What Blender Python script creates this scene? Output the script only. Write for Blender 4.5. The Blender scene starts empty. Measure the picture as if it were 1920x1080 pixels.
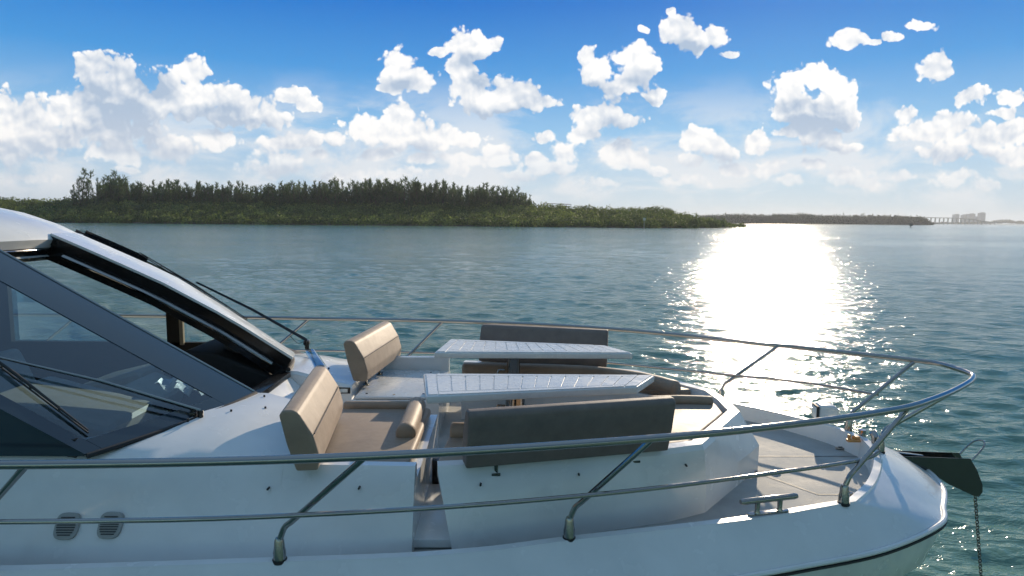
import bpy, bmesh, math, random
import numpy as np
from mathutils import Vector, Matrix
random.seed(7); rng = np.random.default_rng(11)
scene = bpy.context.scene
COL = scene.collection
R = math.radians
WZ = -1.75                                   # water level; the foredeck sole is z = 0

# ------------------------------------------------------------------ camera
FPX = 1193.83
cam_d = bpy.data.cameras.new('camera'); cam = bpy.data.objects.new('camera', cam_d); COL.objects.link(cam)
cam_d.sensor_width = 36; cam_d.lens = FPX / 1920 * 36
cam_d.clip_start = 0.05; cam_d.clip_end = 40000
_roll = math.atan(0.0095); _pitch = -math.atan(129.0 / FPX * math.cos(_roll)); _yaw = 0.01760286
_F = Vector((math.sin(_yaw)*math.cos(_pitch), math.cos(_yaw)*math.cos(_pitch), math.sin(_pitch)))
_R = Vector((math.cos(_yaw), -math.sin(_yaw), 0)); _U = _R.cross(_F)
_R2 = _R*math.cos(_roll) + _U*math.sin(_roll); _U2 = _U*math.cos(_roll) - _R*math.sin(_roll)
CAMP = Vector((0.1553178, -4.81255355, 1.84082644))
M = Matrix.Identity(4)
for i in range(3):
    M[i][0] = _R2[i]; M[i][1] = _U2[i]; M[i][2] = -_F[i]; M[i][3] = CAMP[i]
cam.matrix_world = M
scene.camera = cam
def pdir(px, py):                             # bearing of a point of the survey picture, world direction
    return (_F*FPX + _R2*(px-960) + _U2*(540-py)).normalized()
def at_dist(px, dist):                        # world x, y at a bearing and a distance
    d = pdir(px, 411+0.0095*(px-960)); h = math.hypot(d.x, d.y)
    return CAMP.x + d.x/h*dist, CAMP.y + d.y/h*dist

# ------------------------------------------------------------------ light
SUN_AZ, SUN_EL = R(23.2), R(18.5)             # azimuth from +Y towards +X
sd = Vector((math.sin(SUN_AZ)*math.cos(SUN_EL), math.cos(SUN_AZ)*math.cos(SUN_EL), math.sin(SUN_EL)))
sl = bpy.data.lights.new('sun', 'SUN'); sl.energy = 4.5; sl.angle = R(0.5); sl.color = (1.0, 0.83, 0.62)
so = bpy.data.objects.new('sun', sl); COL.objects.link(so); so.rotation_euler = sd.to_track_quat('Z', 'Y').to_euler()
scene.view_settings.view_transform = 'Standard'; scene.view_settings.look = 'None'
scene.view_settings.exposure = 0.1; scene.view_settings.gamma = 1.0
scene.cycles.max_bounces = 5; scene.cycles.diffuse_bounces = 3; scene.cycles.glossy_bounces = 4; scene.cycles.volume_bounces = 0; scene.cycles.transparent_max_bounces = 10
scene.cycles.use_adaptive_sampling = True; scene.cycles.adaptive_threshold = 0.03
scene.cycles.sample_clamp_indirect = 6.0
scene.cycles.use_denoising = True

# ------------------------------------------------------------------ world: sky with cumulus
class NT:
    def __init__(s, tree): s.t = tree; s.n = tree.nodes; s.l = tree.links
    def node(s, typ, **kw):
        n = s.n.new(typ)
        for k, v in kw.items(): setattr(n, k, v)
        return n
    def setin(s, n, i, v):
        if v is None: return
        if hasattr(v, 'is_output') or isinstance(v, bpy.types.NodeSocket): s.l.new(v, n.inputs[i])
        else: n.inputs[i].default_value = v
    def m(s, op, a, b=None, c=None, clamp=False):
        n = s.node('ShaderNodeMath', operation=op, use_clamp=clamp)
        s.setin(n, 0, a); s.setin(n, 1, b); s.setin(n, 2, c); return n.outputs[0]
    def v(s, op, a, b=None, c=None, out=0):
        n = s.node('ShaderNodeVectorMath', operation=op)
        s.setin(n, 0, a); s.setin(n, 1, b); s.setin(n, 2, c); return n.outputs[out]
    def mix(s, f, a, b, blend='MIX'):
        n = s.node('ShaderNodeMix', data_type='RGBA', blend_type=blend)
        s.setin(n, 0, f); s.setin(n, 6, a); s.setin(n, 7, b); return n.outputs[2]
    def ramp(s, f, stops, interp='LINEAR'):
        n = s.node('ShaderNodeValToRGB'); n.color_ramp.interpolation = interp
        e = n.color_ramp.elements
        while len(e) < len(stops): e.new(0.5)
        for k, (p, c) in enumerate(stops):
            e[k].position = p; e[k].color = (c, c, c, 1) if isinstance(c, (int, float)) else (*c, 1)
        s.setin(n, 0, f); return n.outputs[0]
    def noise(s, vec, scale, detail=4, rough=0.5, dist=0.0, out=0, dim='3D'):
        n = s.node('ShaderNodeTexNoise', noise_dimensions=dim)
        if vec is not None: s.l.new(vec, n.inputs['Vector'])
        n.inputs['Scale'].default_value = scale; n.inputs['Detail'].default_value = detail
        n.inputs['Roughness'].default_value = rough; n.inputs['Distortion'].default_value = dist
        return n.outputs[out]
    def rmap(s, v, a, b, c, d, smooth=False):
        n = s.node('ShaderNodeMapRange'); n.interpolation_type = 'SMOOTHSTEP' if smooth else 'LINEAR'; n.clamp = True
        s.setin(n, 0, v); s.setin(n, 1, a); s.setin(n, 2, b); s.setin(n, 3, c); s.setin(n, 4, d); return n.outputs[0]

# cumulus lobes: centre x, y, half width, half height (degrees-like units on the survey picture), sun-lit strength
BRIGHT = [
 (30,235,75,70),(10,270,70,60),(90,262,75,42),(175,140,45,48),(215,165,85,62),(150,215,75,55),(250,205,90,60),(330,185,60,52),(365,140,36,34),
 (400,180,70,42),(450,205,80,36),(505,215,55,24),(555,182,38,26),(578,198,34,13),(230,290,72,26),(330,280,62,28),(395,262,50,24),(215,240,110,40),
 (525,295,52,30),(500,318,68,20),(545,268,60,20),(583,262,20,20),(590,290,30,12),(630,262,30,16),(700,245,62,34),(750,222,40,30),(770,255,62,36),(835,250,36,24),(800,272,44,16),
 (745,130,36,38),(775,150,60,26),(735,163,36,10),(820,95,26,12),(880,85,42,42),(910,82,30,22),(870,125,36,34),(880,165,48,32),(910,188,62,30),(955,170,52,30),(1000,190,46,20),(945,195,75,18),
 (1100,105,20,24),(1120,140,40,38),(1165,165,60,28),(1195,115,40,40),(1215,130,26,40),(1225,182,26,14),
 (1125,220,62,24),(1170,222,36,16),(1100,250,36,20),(1020,255,30,14),(1160,290,34,32),(1200,300,36,26),(1060,290,30,26),(1030,320,60,20),(1230,318,30,14),
 (1270,60,38,34),(1300,75,52,30),(1340,65,26,26),(1262,20,12,10),(1210,58,14,9),(1365,102,18,8),
 (1480,170,42,36),(1540,150,52,34),(1500,200,60,40),(1560,190,50,56),(1580,220,36,30),(1530,250,56,32),(1590,275,40,14),(1420,265,34,24),(1480,245,40,14),
 (1310,262,36,32),(1345,285,46,28),(1290,300,30,18),(1590,72,34,18),(1630,78,30,7),(1668,72,26,12),(1728,50,36,12),
 (1755,128,34,28),(1818,182,42,20),(1895,183,34,18),(1700,215,20,22),(1720,250,52,22),(1780,235,46,26),(1830,265,70,32),(1890,250,56,34),(1780,285,70,20),(1900,290,50,22),(1880,212,26,12),
 (1590,330,60,20),(1530,308,34,14),(1620,345,40,14),(1690,330,32,16),(1790,335,60,20),(1850,345,40,14),(1440,318,32,20),(1480,340,40,12),(1380,320,46,14),(1280,340,60,14),
 (930,290,46,22),(870,262,60,20),(900,300,90,16),(860,325,34,16),(750,325,70,14),(700,292,46,14),(800,300,40,14),(980,330,50,12),(1130,345,40,12),(1000,300,40,20),
 (640,330,60,12),(60,335,60,12),(230,320,30,10)]
DARK = [(245,245,90,26),(335,295,60,26),(40,290,70,26),(560,325,70,14),(690,285,80,14),(920,215,70,14),(1170,190,60,10),(1165,255,50,24),(1530,285,70,20),(1340,308,50,14),
        (290,165,40,24),(1790,300,70,18),(1280,90,50,12),(400,235,70,18),(900,150,22,20),(1545,205,40,16),(780,290,60,14),(1000,345,80,14)]

DARK += [(cx+rx*.1, cy+ry*.8, rx*.8, ry*.42) for cx, cy, rx, ry in BRIGHT if ry >= 36]
world = bpy.data.worlds.new('World'); scene.world = world; world.use_nodes = True
W = NT(world.node_tree); W.n.clear()
geo = W.node('ShaderNodeTexCoord'); D = geo.outputs['Generated']
sky = W.node('ShaderNodeTexSky', sky_type='NISHITA', sun_disc=False, sun_elevation=SUN_EL, sun_rotation=SUN_AZ,
             air_density=1.0, dust_density=0.4, ozone_density=2.5, altitude=0)
sep = W.node('ShaderNodeSeparateXYZ'); W.l.new(D, sep.inputs[0]); dx, dy, dz = sep.outputs
yy = W.m('MAXIMUM', dy, 0.08)
comb = W.node('ShaderNodeCombineXYZ'); W.l.new(W.m('DIVIDE', dx, yy), comb.inputs[0]); W.l.new(W.m('DIVIDE', dz, yy), comb.inputs[1])
P = comb.outputs[0]
def uv_of(px, py):
    d = pdir(px, py); return d.x/d.y, d.z/d.y
n1 = W.node('ShaderNodeTexNoise', noise_dimensions='2D'); n1.inputs['Scale'].default_value = 15; n1.inputs['Detail'].default_value = 6; n1.inputs['Roughness'].default_value = 0.52
W.l.new(P, n1.inputs['Vector'])
warp = W.v('MULTIPLY_ADD', n1.outputs['Color'], (0.024, 0.021, 0.0), W.v('ADD', P, (-0.012, -0.0105, 0.0)))
def lobes(lst, pos, k=1.0):
    cur = None
    for (cx, cy, rx, ry) in lst:
        u, v = uv_of(cx, cy); u2, _ = uv_of(cx+rx, cy); _, v2 = uv_of(cx, cy-ry)
        iu, iv = k/abs(u2-u), k/abs(v2-v)
        d = W.v('MULTIPLY_ADD', pos, (iu, iv, 0.0), (-u*iu, -v*iv, 0.0))
        ln = W.v('LENGTH', d, out=1)
        cur = ln if cur is None else W.m('SMOOTH_MIN', cur, ln, 0.22)
    return W.m('SUBTRACT', 1.0, cur)
F = lobes(BRIGHT, warp, 0.78)
G = lobes(DARK, warp, 0.72)
bil = W.node('ShaderNodeTexVoronoi', feature='SMOOTH_F1', distance='EUCLIDEAN', voronoi_dimensions='2D'); bil.inputs['Scale'].default_value = 30
bil.inputs['Detail'].default_value = 2.5; bil.inputs['Roughness'].default_value = 0.6; bil.inputs['Smoothness'].default_value = 0.35; W.l.new(warp, bil.inputs['Vector'])
bil2 = W.node('ShaderNodeTexVoronoi', feature='SMOOTH_F1', distance='EUCLIDEAN', voronoi_dimensions='2D'); bil2.inputs['Scale'].default_value = 30
bil2.inputs['Detail'].default_value = 1.5; bil2.inputs['Roughness'].default_value = 0.6; bil2.inputs['Smoothness'].default_value = 0.35
W.l.new(W.v('ADD', warp, (0.004, 0.009, 0.0)), bil2.inputs['Vector'])
wisp = W.noise(P, 38, 5, 0.6, dim='2D')
dens = W.m('ADD', F, W.m('MULTIPLY', W.m('SUBTRACT', 0.46, bil.outputs['Distance']), 0.55))
dens = W.m('ADD', dens, W.m('MULTIPLY', W.m('SUBTRACT', wisp, 0.5), 0.15))
vv = W.node('ShaderNodeSeparateXYZ'); W.l.new(P, vv.inputs[0]); V = vv.outputs[1]
soft = W.rmap(V, 0.02, 0.14, 0.55, 0.17)
alpha = W.rmap(dens, 0.0, soft, 0.0, 1.0, smooth=True)
alpha = W.m('MULTIPLY', alpha, W.rmap(V, 0.02, 0.11, 0.35, 0.97))
alpha = W.m('MULTIPLY', alpha, W.rmap(dy, 0.1, 0.3, 0.0, 1.0))
relief = W.m('MULTIPLY', W.m('SUBTRACT', bil2.outputs['Distance'], bil.outputs['Distance']), 0.6)
shade = W.m('ADD', W.m('ADD', 0.92, relief), W.m('MULTIPLY', W.m('SUBTRACT', W.noise(warp, 7.5, 4, 0.5, dim='2D'), 0.5), 1.5))
shade = W.m('SUBTRACT', shade, W.m('MULTIPLY', W.rmap(G, -0.25, 0.75, 0.0, 1.0, smooth=True), 0.85))
shade = W.m('MAXIMUM', W.m('MINIMUM', shade, 1.0), 0.0)
ccol = W.mix(shade, (0.42, 0.52, 0.66, 1), (1.0, 0.985, 0.965, 1))
ccol = W.mix(W.rmap(V, 0.03, 0.16, 0.55, 0.0), ccol, (0.80, 0.79, 0.80, 1))
# clear sky: Nishita graded with height to deep blue, then lifted overhead as added fill
SKYK = 0.10
skyc = W.v('MULTIPLY', sky.outputs[0], (SKYK, SKYK, SKYK))
el = W.m('ARCSINE', dz)
clear = W.ramp(W.rmap(el, 0.0, 0.8, 0.0, 1.0), [(0.0, (0.52, 0.62, 0.72)), (0.075, (0.46, 0.61, 0.76)), (0.165, (0.25, 0.50, 0.78)), (0.27, (0.055, 0.30, 0.70)), (0.39, (0.002, 0.165, 0.60)), (0.55, (0.04, 0.22, 0.54)), (1.0, (0.20, 0.34, 0.54))])
behind = W.v('MULTIPLY', skyc, (0.74, 0.90, 0.84))
behind = W.mix(W.rmap(dz, 0.35, 0.9, 0.0, 1.0, smooth=True), behind, (0.20, 0.33, 0.50, 1))
skyc = W.mix(W.rmap(dy, -0.25, 0.35, 0.0, 0.95, smooth=True), behind, clear)
st = W.v('MULTIPLY', P, (0.55, 1.35, 1.0))
bank = W.rmap(W.m('ADD', W.noise(st, 13, 6, 0.58, 0.25, dim='2D'), W.m('MULTIPLY', W.noise(st, 4, 2, 0.5, dim='2D'), 0.5)), 0.62, 0.90, 0.0, 1.0, smooth=True)
bank = W.m('MULTIPLY', bank, W.m('MULTIPLY', W.rmap(V, 0.10, 0.24, 0.75, 0.0, smooth=True), W.rmap(V, 0.012, 0.05, 0.15, 1.0)))
bank = W.m('MULTIPLY', bank, W.rmap(dy, 0.1, 0.3, 0.0, 1.0))
skyc = W.mix(bank, skyc, (0.80, 0.81, 0.83, 1))
final = W.mix(alpha, skyc, ccol)
bg = W.node('ShaderNodeBackground'); W.l.new(final, bg.inputs[0]); bg.inputs[1].default_value = 1.0
wo = W.node('ShaderNodeOutputWorld'); W.l.new(bg.outputs[0], wo.inputs[0])
world.cycles.sampling_method = 'MANUAL'; world.cycles.sample_map_resolution = 512

# ------------------------------------------------------------------ materials
def mat(name, base, rough=0.5, metal=0.0, coat=0.0, spec=0.5, fn=None, **kw):
    m = bpy.data.materials.new(name); m.use_nodes = True
    t = NT(m.node_tree); b = t.n['Principled BSDF']
    b.inputs['Base Color'].default_value = (*base, 1); b.inputs['Roughness'].default_value = rough
    b.inputs['Metallic'].default_value = metal; b.inputs['Coat Weight'].default_value = coat
    b.inputs['Specular IOR Level'].default_value = spec
    for k, v in kw.items(): b.inputs[k.replace('_', ' ')].default_value = v
    if fn: fn(t, b)
    return m
def obj_co(t): return t.node('ShaderNodeTexCoord').outputs['Object']
def bump(t, b, h, strength, dist, inp='Normal'):
    n = t.node('ShaderNodeBump'); n.inputs['Strength'].default_value = strength; n.inputs['Distance'].default_value = dist
    t.l.new(h, n.inputs['Height']); t.l.new(n.outputs[0], b.inputs[inp])
def f_gel(t, b):
    co = obj_co(t)
    c = t.ramp(t.noise(co, 2.2, 5, 0.6), [(0.3, (0.66, 0.67, 0.66)), (0.7, (0.76, 0.765, 0.75))])
    t.l.new(c, b.inputs['Base Color'])
    t.l.new(t.rmap(t.noise(co, 6, 4, 0.6), 0.3, 0.7, 0.16, 0.30), b.inputs['Roughness'])
    bump(t, b, t.noise(co, 3.0, 2, 0.5), 0.25, 0.02)
gel = mat('gelcoat', (0.72, 0.73, 0.72), 0.2, coat=0.3, fn=f_gel, Coat_Roughness=0.08)
def f_grip(t, b):
    co = obj_co(t)
    n = t.noise(co, 3.0, 6, 0.65)
    t.l.new(t.ramp(n, [(0.3, (0.33, 0.33, 0.315)), (0.7, (0.46, 0.455, 0.43))]), b.inputs['Base Color'])
    vo = t.node('ShaderNodeTexVoronoi'); vo.inputs['Scale'].default_value = 130; t.l.new(co, vo.inputs['Vector'])
    bump(t, b, vo.outputs['Distance'], 0.5, 0.003)
    t.l.new(t.rmap(n, 0.3, 0.7, 0.6, 0.8), b.inputs['Roughness'])
grip = mat('nonslip', (0.4, 0.4, 0.38), 0.5, spec=0.15, fn=f_grip)
def f_fab(c1, c2, sc):
    def f(t, b):
        co = obj_co(t)
        t.l.new(t.ramp(t.noise(co, 9, 5, 0.65), [(0.3, c1), (0.7, c2)]), b.inputs['Base Color'])
        w = t.noise(co, sc, 2, 0.5); w2 = t.noise(co, 4.0, 3, 0.5, 0.0)
        h = t.m('ADD', t.m('MULTIPLY', w, 0.06), w2)
        bump(t, b, h, 0.35, 0.02)
    return f
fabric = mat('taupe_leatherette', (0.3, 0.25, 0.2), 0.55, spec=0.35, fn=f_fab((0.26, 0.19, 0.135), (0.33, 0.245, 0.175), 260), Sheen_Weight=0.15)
fabric_shade_dk = mat('taupe_leatherette_shade_dark', (0.2, 0.16, 0.14), 0.6, spec=0.3, fn=f_fab((0.15, 0.125, 0.11), (0.20, 0.165, 0.145), 260))  # taupe copy with shade painted in for lounge backrests; also piping and headrest
beige = mat('beige_leather', (0.5, 0.45, 0.36), 0.5, fn=f_fab((0.45, 0.40, 0.31), (0.55, 0.49, 0.39), 200))
def f_steel(t, b):
    t.l.new(t.rmap(t.noise(obj_co(t), 14, 4, 0.6), 0.3, 0.7, 0.07, 0.2), b.inputs['Roughness'])
steel = mat('stainless_steel', (0.34, 0.325, 0.305), 0.12, metal=1.0, fn=f_steel)
steel_dk = mat('dull_steel', (0.10, 0.105, 0.10), 0.3, metal=0.9, fn=f_steel)
chain_m = mat('galvanised_chain', (0.16, 0.16, 0.15), 0.45, metal=0.8, fn=f_steel)
def f_blk(t, b): t.l.new(t.rmap(t.noise(obj_co(t), 5, 4, 0.6), 0.3, 0.7, 0.12, 0.3), b.inputs['Roughness'])
black = mat('black_trim', (0.012, 0.011, 0.011), 0.2, fn=f_blk)
blackm = mat('black_rubber', (0.02, 0.02, 0.02), 0.6, fn=lambda t, b: bump(t, b, t.noise(obj_co(t), 60, 3, 0.5), 0.2, 0.002))
border = mat('printed_glass_border', (0.016, 0.03, 0.045), 0.10, coat=0.6, fn=lambda t, b: bump(t, b, t.noise(obj_co(t), 1.5, 2, 0.5), 0.06, 0.02))
dark_in = mat('dark_interior', (0.03, 0.028, 0.026), 0.6, fn=lambda t, b: bump(t, b, t.noise(obj_co(t), 30, 3, 0.5), 0.3, 0.01))
bronze = mat('orange_plastic', (0.62, 0.28, 0.09), 0.45, fn=lambda t, b: bump(t, b, t.noise(obj_co(t), 60, 3, 0.5), 0.2, 0.002))
vent_m = mat('grey_vent', (0.30, 0.31, 0.30), 0.4, fn=lambda t, b: bump(t, b, t.noise(obj_co(t), 40, 3, 0.5), 0.2, 0.002))
lensm = mat('lamp_lens', (0.75, 0.74, 0.68), 0.1, coat=0.5, fn=lambda t, b: bump(t, b, t.noise(obj_co(t), 40, 2, 0.5), 0.2, 0.002))
def f_table(t, b):
    co = obj_co(t)
    t.l.new(t.ramp(t.noise(co, 4, 5, 0.6), [(0.3, (0.60, 0.61, 0.61)), (0.7, (0.70, 0.71, 0.70))]), b.inputs['Base Color'])
    t.l.new(t.rmap(t.noise(co, 9, 4, 0.6), 0.3, 0.7, 0.2, 0.36), b.inputs['Roughness'])
table_m = mat('table_laminate', (0.66, 0.67, 0.66), 0.25, fn=f_table)
def glass(name, tint, refl=0.0):
    m = bpy.data.materials.new(name); m.use_nodes = True; t = NT(m.node_tree); t.n.clear()
    tr = t.node('ShaderNodeBsdfTransparent'); tr.inputs[0].default_value = (*tint, 1)
    gl = t.node('ShaderNodeBsdfGlossy'); gl.inputs['Roughness'].default_value = 0.03; gl.inputs[0].default_value = (0.9, 0.95, 1, 1)
    fr = t.node('ShaderNodeFresnel'); fr.inputs[0].default_value = 1.6
    bn = t.node('ShaderNodeBump'); bn.inputs['Strength'].default_value = 0.05; bn.inputs['Distance'].default_value = 0.02
    t.l.new(t.noise(obj_co(t), 1.2, 2, 0.5), bn.inputs['Height']); t.l.new(bn.outputs[0], gl.inputs['Normal'])
    mx = t.node('ShaderNodeMixShader'); t.l.new(t.m('ADD', fr.outputs[0], refl, clamp=True), mx.inputs[0]); t.l.new(tr.outputs[0], mx.inputs[1]); t.l.new(gl.outputs[0], mx.inputs[2])
    o = t.node('ShaderNodeOutputMaterial'); t.l.new(mx.outputs[0], o.inputs[0]); return m
tint = glass('tinted_glass', (0.30, 0.46, 0.56), 0.06)
tint2 = glass('side_glass', (0.72, 0.80, 0.80))
film = glass('clear_film', (0.45, 0.55, 0.65), 0.15)

# ------------------------------------------------------------------ mesh helpers
def tag(o, label=None, cat=None, group=None, kind=None):
    for k, v in (('label', label), ('category', cat), ('group', group), ('kind', kind)):
        if v: o[k] = v
    return o
def empty(name, loc=(0, 0, 0)):
    o = bpy.data.objects.new(name, None); COL.objects.link(o); o.location = loc; return o
class MB:
    def __init__(s): s.v = []; s.f = []; s.mi = []
    def add(s, v, f, mi=0):
        k = len(s.v); s.v += [tuple(p) for p in v]; s.f += [tuple(i+k for i in q) for q in f]; s.mi += [mi]*len(f); return s
    def build(s, name, mats, parent=None, smooth=30, local=False):
        if not isinstance(mats, (list, tuple)): mats = [mats]
        me = bpy.data.meshes.new(name)
        off = Vector((0, 0, 0))
        if parent is not None and not local:
            p = parent
            while p is not None: off += p.location; p = p.parent
        me.from_pydata([(a-off.x, b-off.y, c-off.z) for a, b, c in s.v], [], s.f)
        for m in mats: me.materials.append(m)
        if len(mats) > 1: me.polygons.foreach_set('material_index', s.mi)
        bm = bmesh.new(); bm.from_mesh(me); bmesh.ops.recalc_face_normals(bm, faces=bm.faces)
        if smooth:
            th = R(smooth)
            for f in bm.faces: f.smooth = True
            for e in bm.edges:
                if len(e.link_faces) == 2 and e.calc_face_angle(0) > th: e.smooth = False
        bm.to_mesh(me); bm.free(); me.update()
        o = bpy.data.objects.new(name, me); COL.objects.link(o)
        if parent is not None: o.parent = parent
        return o
    # shapes
    def box(s, c, d, rot=None, bev=0.0, seg=2, mi=0):
        bm = bmesh.new(); bmesh.ops.create_cube(bm, size=1.0)
        for v in bm.verts: v.co = Vector((v.co.x*d[0], v.co.y*d[1], v.co.z*d[2]))
        if bev: bmesh.ops.bevel(bm, geom=list(bm.edges), offset=bev, segments=seg, affect='EDGES', profile=0.6)
        return s._bm(bm, c, rot, mi)
    def _bm(s, bm, c, rot, mi):
        Rm = rot if rot is not None else Matrix.Identity(3)
        bm.verts.index_update()
        s.add([Rm @ v.co + Vector(c) for v in bm.verts], [[v.index for v in f.verts] for f in bm.faces], mi); bm.free(); return s
    def prism(s, poly, h0, h1, frame=None, bev=0.0, seg=3, mi=0):
        """poly in local (a, b), extruded along local c from h0 to h1; frame = (origin, A, B, C)."""
        bm = bmesh.new(); vs = [bm.verts.new((a, b, h0)) for a, b in poly]
        f = bm.faces.new(vs); r = bmesh.ops.extrude_face_region(bm, geom=[f])
        for e in r['geom']:
            if isinstance(e, bmesh.types.BMVert): e.co.z = h1
        if bev: bmesh.ops.bevel(bm, geom=list(bm.edges), offset=bev, segments=seg, affect='EDGES', profile=0.55, clamp_overlap=True)
        bm.verts.index_update()
        if frame is None: vv = [v.co.copy() for v in bm.verts]
        else:
            O, A, B, C = [Vector(q) for q in frame]; vv = [O + A*v.co.x + B*v.co.y + C*v.co.z for v in bm.verts]
        s.add(vv, [[v.index for v in f.verts] for f in bm.faces], mi); bm.free(); return s
    def tube(s, pts, r, seg=12, mi=0, caps=True):
        pts = [Vector(p) for p in pts]; n = len(pts); rr = r if isinstance(r, (list, tuple)) else [r]*n
        T = []
        for i in range(n):
            a = pts[max(i-1, 0)]; b = pts[min(i+1, n-1)]; T.append((b-a).normalized())
        N = T[0].orthogonal().normalized(); vs = []; fs = []
        for i in range(n):
            N = (N - T[i]*N.dot(T[i])).normalized(); B = T[i].cross(N)
            for k in range(seg):
                a = 2*math.pi*k/seg; vs.append(pts[i] + (N*math.cos(a)+B*math.sin(a))*rr[i])
        for i in range(n-1):
            for k in range(seg):
                k2 = (k+1) % seg; fs.append((i*seg+k, i*seg+k2, (i+1)*seg+k2, (i+1)*seg+k))
        if caps: fs.append(tuple(range(seg))[::-1]); fs.append(tuple((n-1)*seg+k for k in range(seg)))
        return s.add(vs, fs, mi)
    def loft(s, rows, mi=0, closed=False):
        n = len(rows[0]); vs = [p for r in rows for p in r]; fs = []
        for i in range(len(rows)-1):
            for k in range(n if closed else n-1):
                k2 = (k+1) % n; fs.append((i*n+k, i*n+k2, (i+1)*n+k2, (i+1)*n+k))
        return s.add(vs, fs, mi)
def smooth_path(pts, n=6, closed=False):
    pts = [Vector(p) for p in pts]; out = []
    for i in range(len(pts)-1):
        p0 = pts[max(i-1, 0)]; p1 = pts[i]; p2 = pts[i+1]; p3 = pts[min(i+2, len(pts)-1)]
        for k in range(n):
            t = k/n
            out.append(0.5*((2*p1) + (-p0+p2)*t + (2*p0-5*p1+4*p2-p3)*t*t + (-p0+3*p1-3*p2+p3)*t**3))
    out.append(pts[-1]); return out
def interp(tab, x):
    for (a, b), (c, d) in zip(tab, tab[1:]):
        if x <= c: return b + (d-b)*(x-a)/(c-a) if x > a else b
    return tab[-1][1]
def mir(p): return (p[0], -p[1], p[2])

exec_order = []
# ------------------------------------------------------------------ water
def make_water():
    na = 860; nr = 1150
    ang = np.concatenate([np.linspace(-58, 58, na, endpoint=False), np.linspace(58, 302, 90, endpoint=False)])
    ang = np.radians(ang)
    r = 1.2*np.exp(np.linspace(0, math.log(6000/1.2), nr))
    Rg, A = np.meshgrid(r, ang, indexing='ij')
    X = CAMP.x + Rg*np.sin(A); Y = CAMP.y + Rg*np.cos(A)
    dr = Rg*math.log(6000/1.2)/nr
    Z = np.zeros_like(X); DX = np.zeros_like(X); DY = np.zeros_like(X)
    g = np.random.default_rng(3)
    for i in range(130):
        lam = 0.16*math.exp(g.random()*math.log(4.5/0.16))
        th = R(72) + g.normal()*0.42
        k = 2*math.pi/lam; kx, ky = math.cos(th)*k, math.sin(th)*k
        amp = 0.0043*lam**0.8*(1.15 if lam < 1.2 else 0.28)*(0.5+g.random())
        ph = g.random()*6.283
        att = np.clip((lam/dr-2.0)/2.0, 0, 1)
        a = kx*X + ky*Y + ph + 0.9*np.sin(X*0.13*g.random()+Y*0.11+ph)
        s, c = np.sin(a), np.cos(a)
        Z += amp*c*att; DX -= amp*0.75*math.cos(th)*s*att; DY -= amp*0.75*math.sin(th)*s*att
    mod = 0.75 + 0.3*np.sin(X*0.05+1.3+0.6*np.sin(Y*0.037))*np.sin(Y*0.031+0.4)
    X = X+DX*mod; Y = Y+DY*mod; Z = WZ + Z*mod
    nA = len(ang); co = np.stack([X, Y, Z], -1).reshape(-1, 3)
    co = np.vstack([co, [[CAMP.x, CAMP.y, WZ]]])
    i = np.arange(nr-1)[:, None]*nA; k = np.arange(nA)[None, :]; k2 = (k+1) % nA
    quads = np.stack([i+k, i+k2, i+nA+k2, i+nA+k], -1).reshape(-1, 4)[:, ::-1]
    tri = np.stack([np.full(nA, len(co)-1), (np.arange(nA)+1) % nA, np.arange(nA)], -1)[:, ::-1]
    me = bpy.data.meshes.new('water'); me.vertices.add(len(co)); me.vertices.foreach_set('co', co.ravel())
    nl = len(quads)*4+len(tri)*3; me.loops.add(nl)
    me.loops.foreach_set('vertex_index', np.concatenate([quads.ravel(), tri.ravel()]).astype(np.int32))
    me.polygons.add(len(quads)+len(tri))
    ls = np.concatenate([np.arange(len(quads))*4, len(quads)*4+np.arange(len(tri))*3]).astype(np.int32)
    me.polygons.foreach_set('loop_start', ls)
    me.polygons.foreach_set('use_smooth', np.ones(len(ls), bool)); me.update(calc_edges=True); me.validate()
    if me.polygons[len(quads)//2].normal.z < 0: me.flip_normals()
    m = bpy.data.materials.new('sea_water'); m.use_nodes = True; t = NT(m.node_tree); b = t.n['Principled BSDF']
    co_ = t.node('ShaderNodeNewGeometry').outputs['Position']
    patch = t.noise(co_, 0.02, 4, 0.6)
    t.l.new(t.ramp(patch, [(0.35, (0.095, 0.19, 0.14)), (0.7, (0.17, 0.29, 0.22))]), b.inputs['Base Color'])
    b.inputs['IOR'].default_value = 1.33; b.inputs['Roughness'].default_value = 0.10
    stretch = t.v('MULTIPLY', co_, (0.5, 1.0, 1.0))
    h1 = t.noise(stretch, 2.2, 5, 0.62, 0.4); h2 = t.noise(stretch, 0.55, 4, 0.55, 0.3); h3 = t.noise(stretch, 9.0, 3, 0.5, 0.2)
    streak = t.rmap(t.noise(t.v('MULTIPLY', co_, (0.006, 0.02, 1)), 1.0, 5, 0.6), 0.35, 0.65, 0.45, 1.25)
    h = t.m('ADD', t.m('ADD', t.m('MULTIPLY', h1, 0.22), t.m('MULTIPLY', h2, 0.09)), t.m('MULTIPLY', h3, 0.06))
    h4 = t.noise(t.v('MULTIPLY', co_, (0.35, 1.0, 1.0)), 0.17, 3, 0.55, 0.5)
    h = t.m('ADD', t.m('MULTIPLY', h, streak), t.m('MULTIPLY', h4, 0.20))
    bn = t.node('ShaderNodeBump'); bn.inputs['Strength'].default_value = 0.46; bn.inputs['Distance'].default_value = 1.0
    t.l.new(h, bn.inputs['Height']); t.l.new(bn.outputs[0], b.inputs['Normal'])
    me.materials.append(m)
    o = bpy.data.objects.new('water', me); COL.objects.link(o); return tag(o, kind='structure')
make_water()

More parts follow.
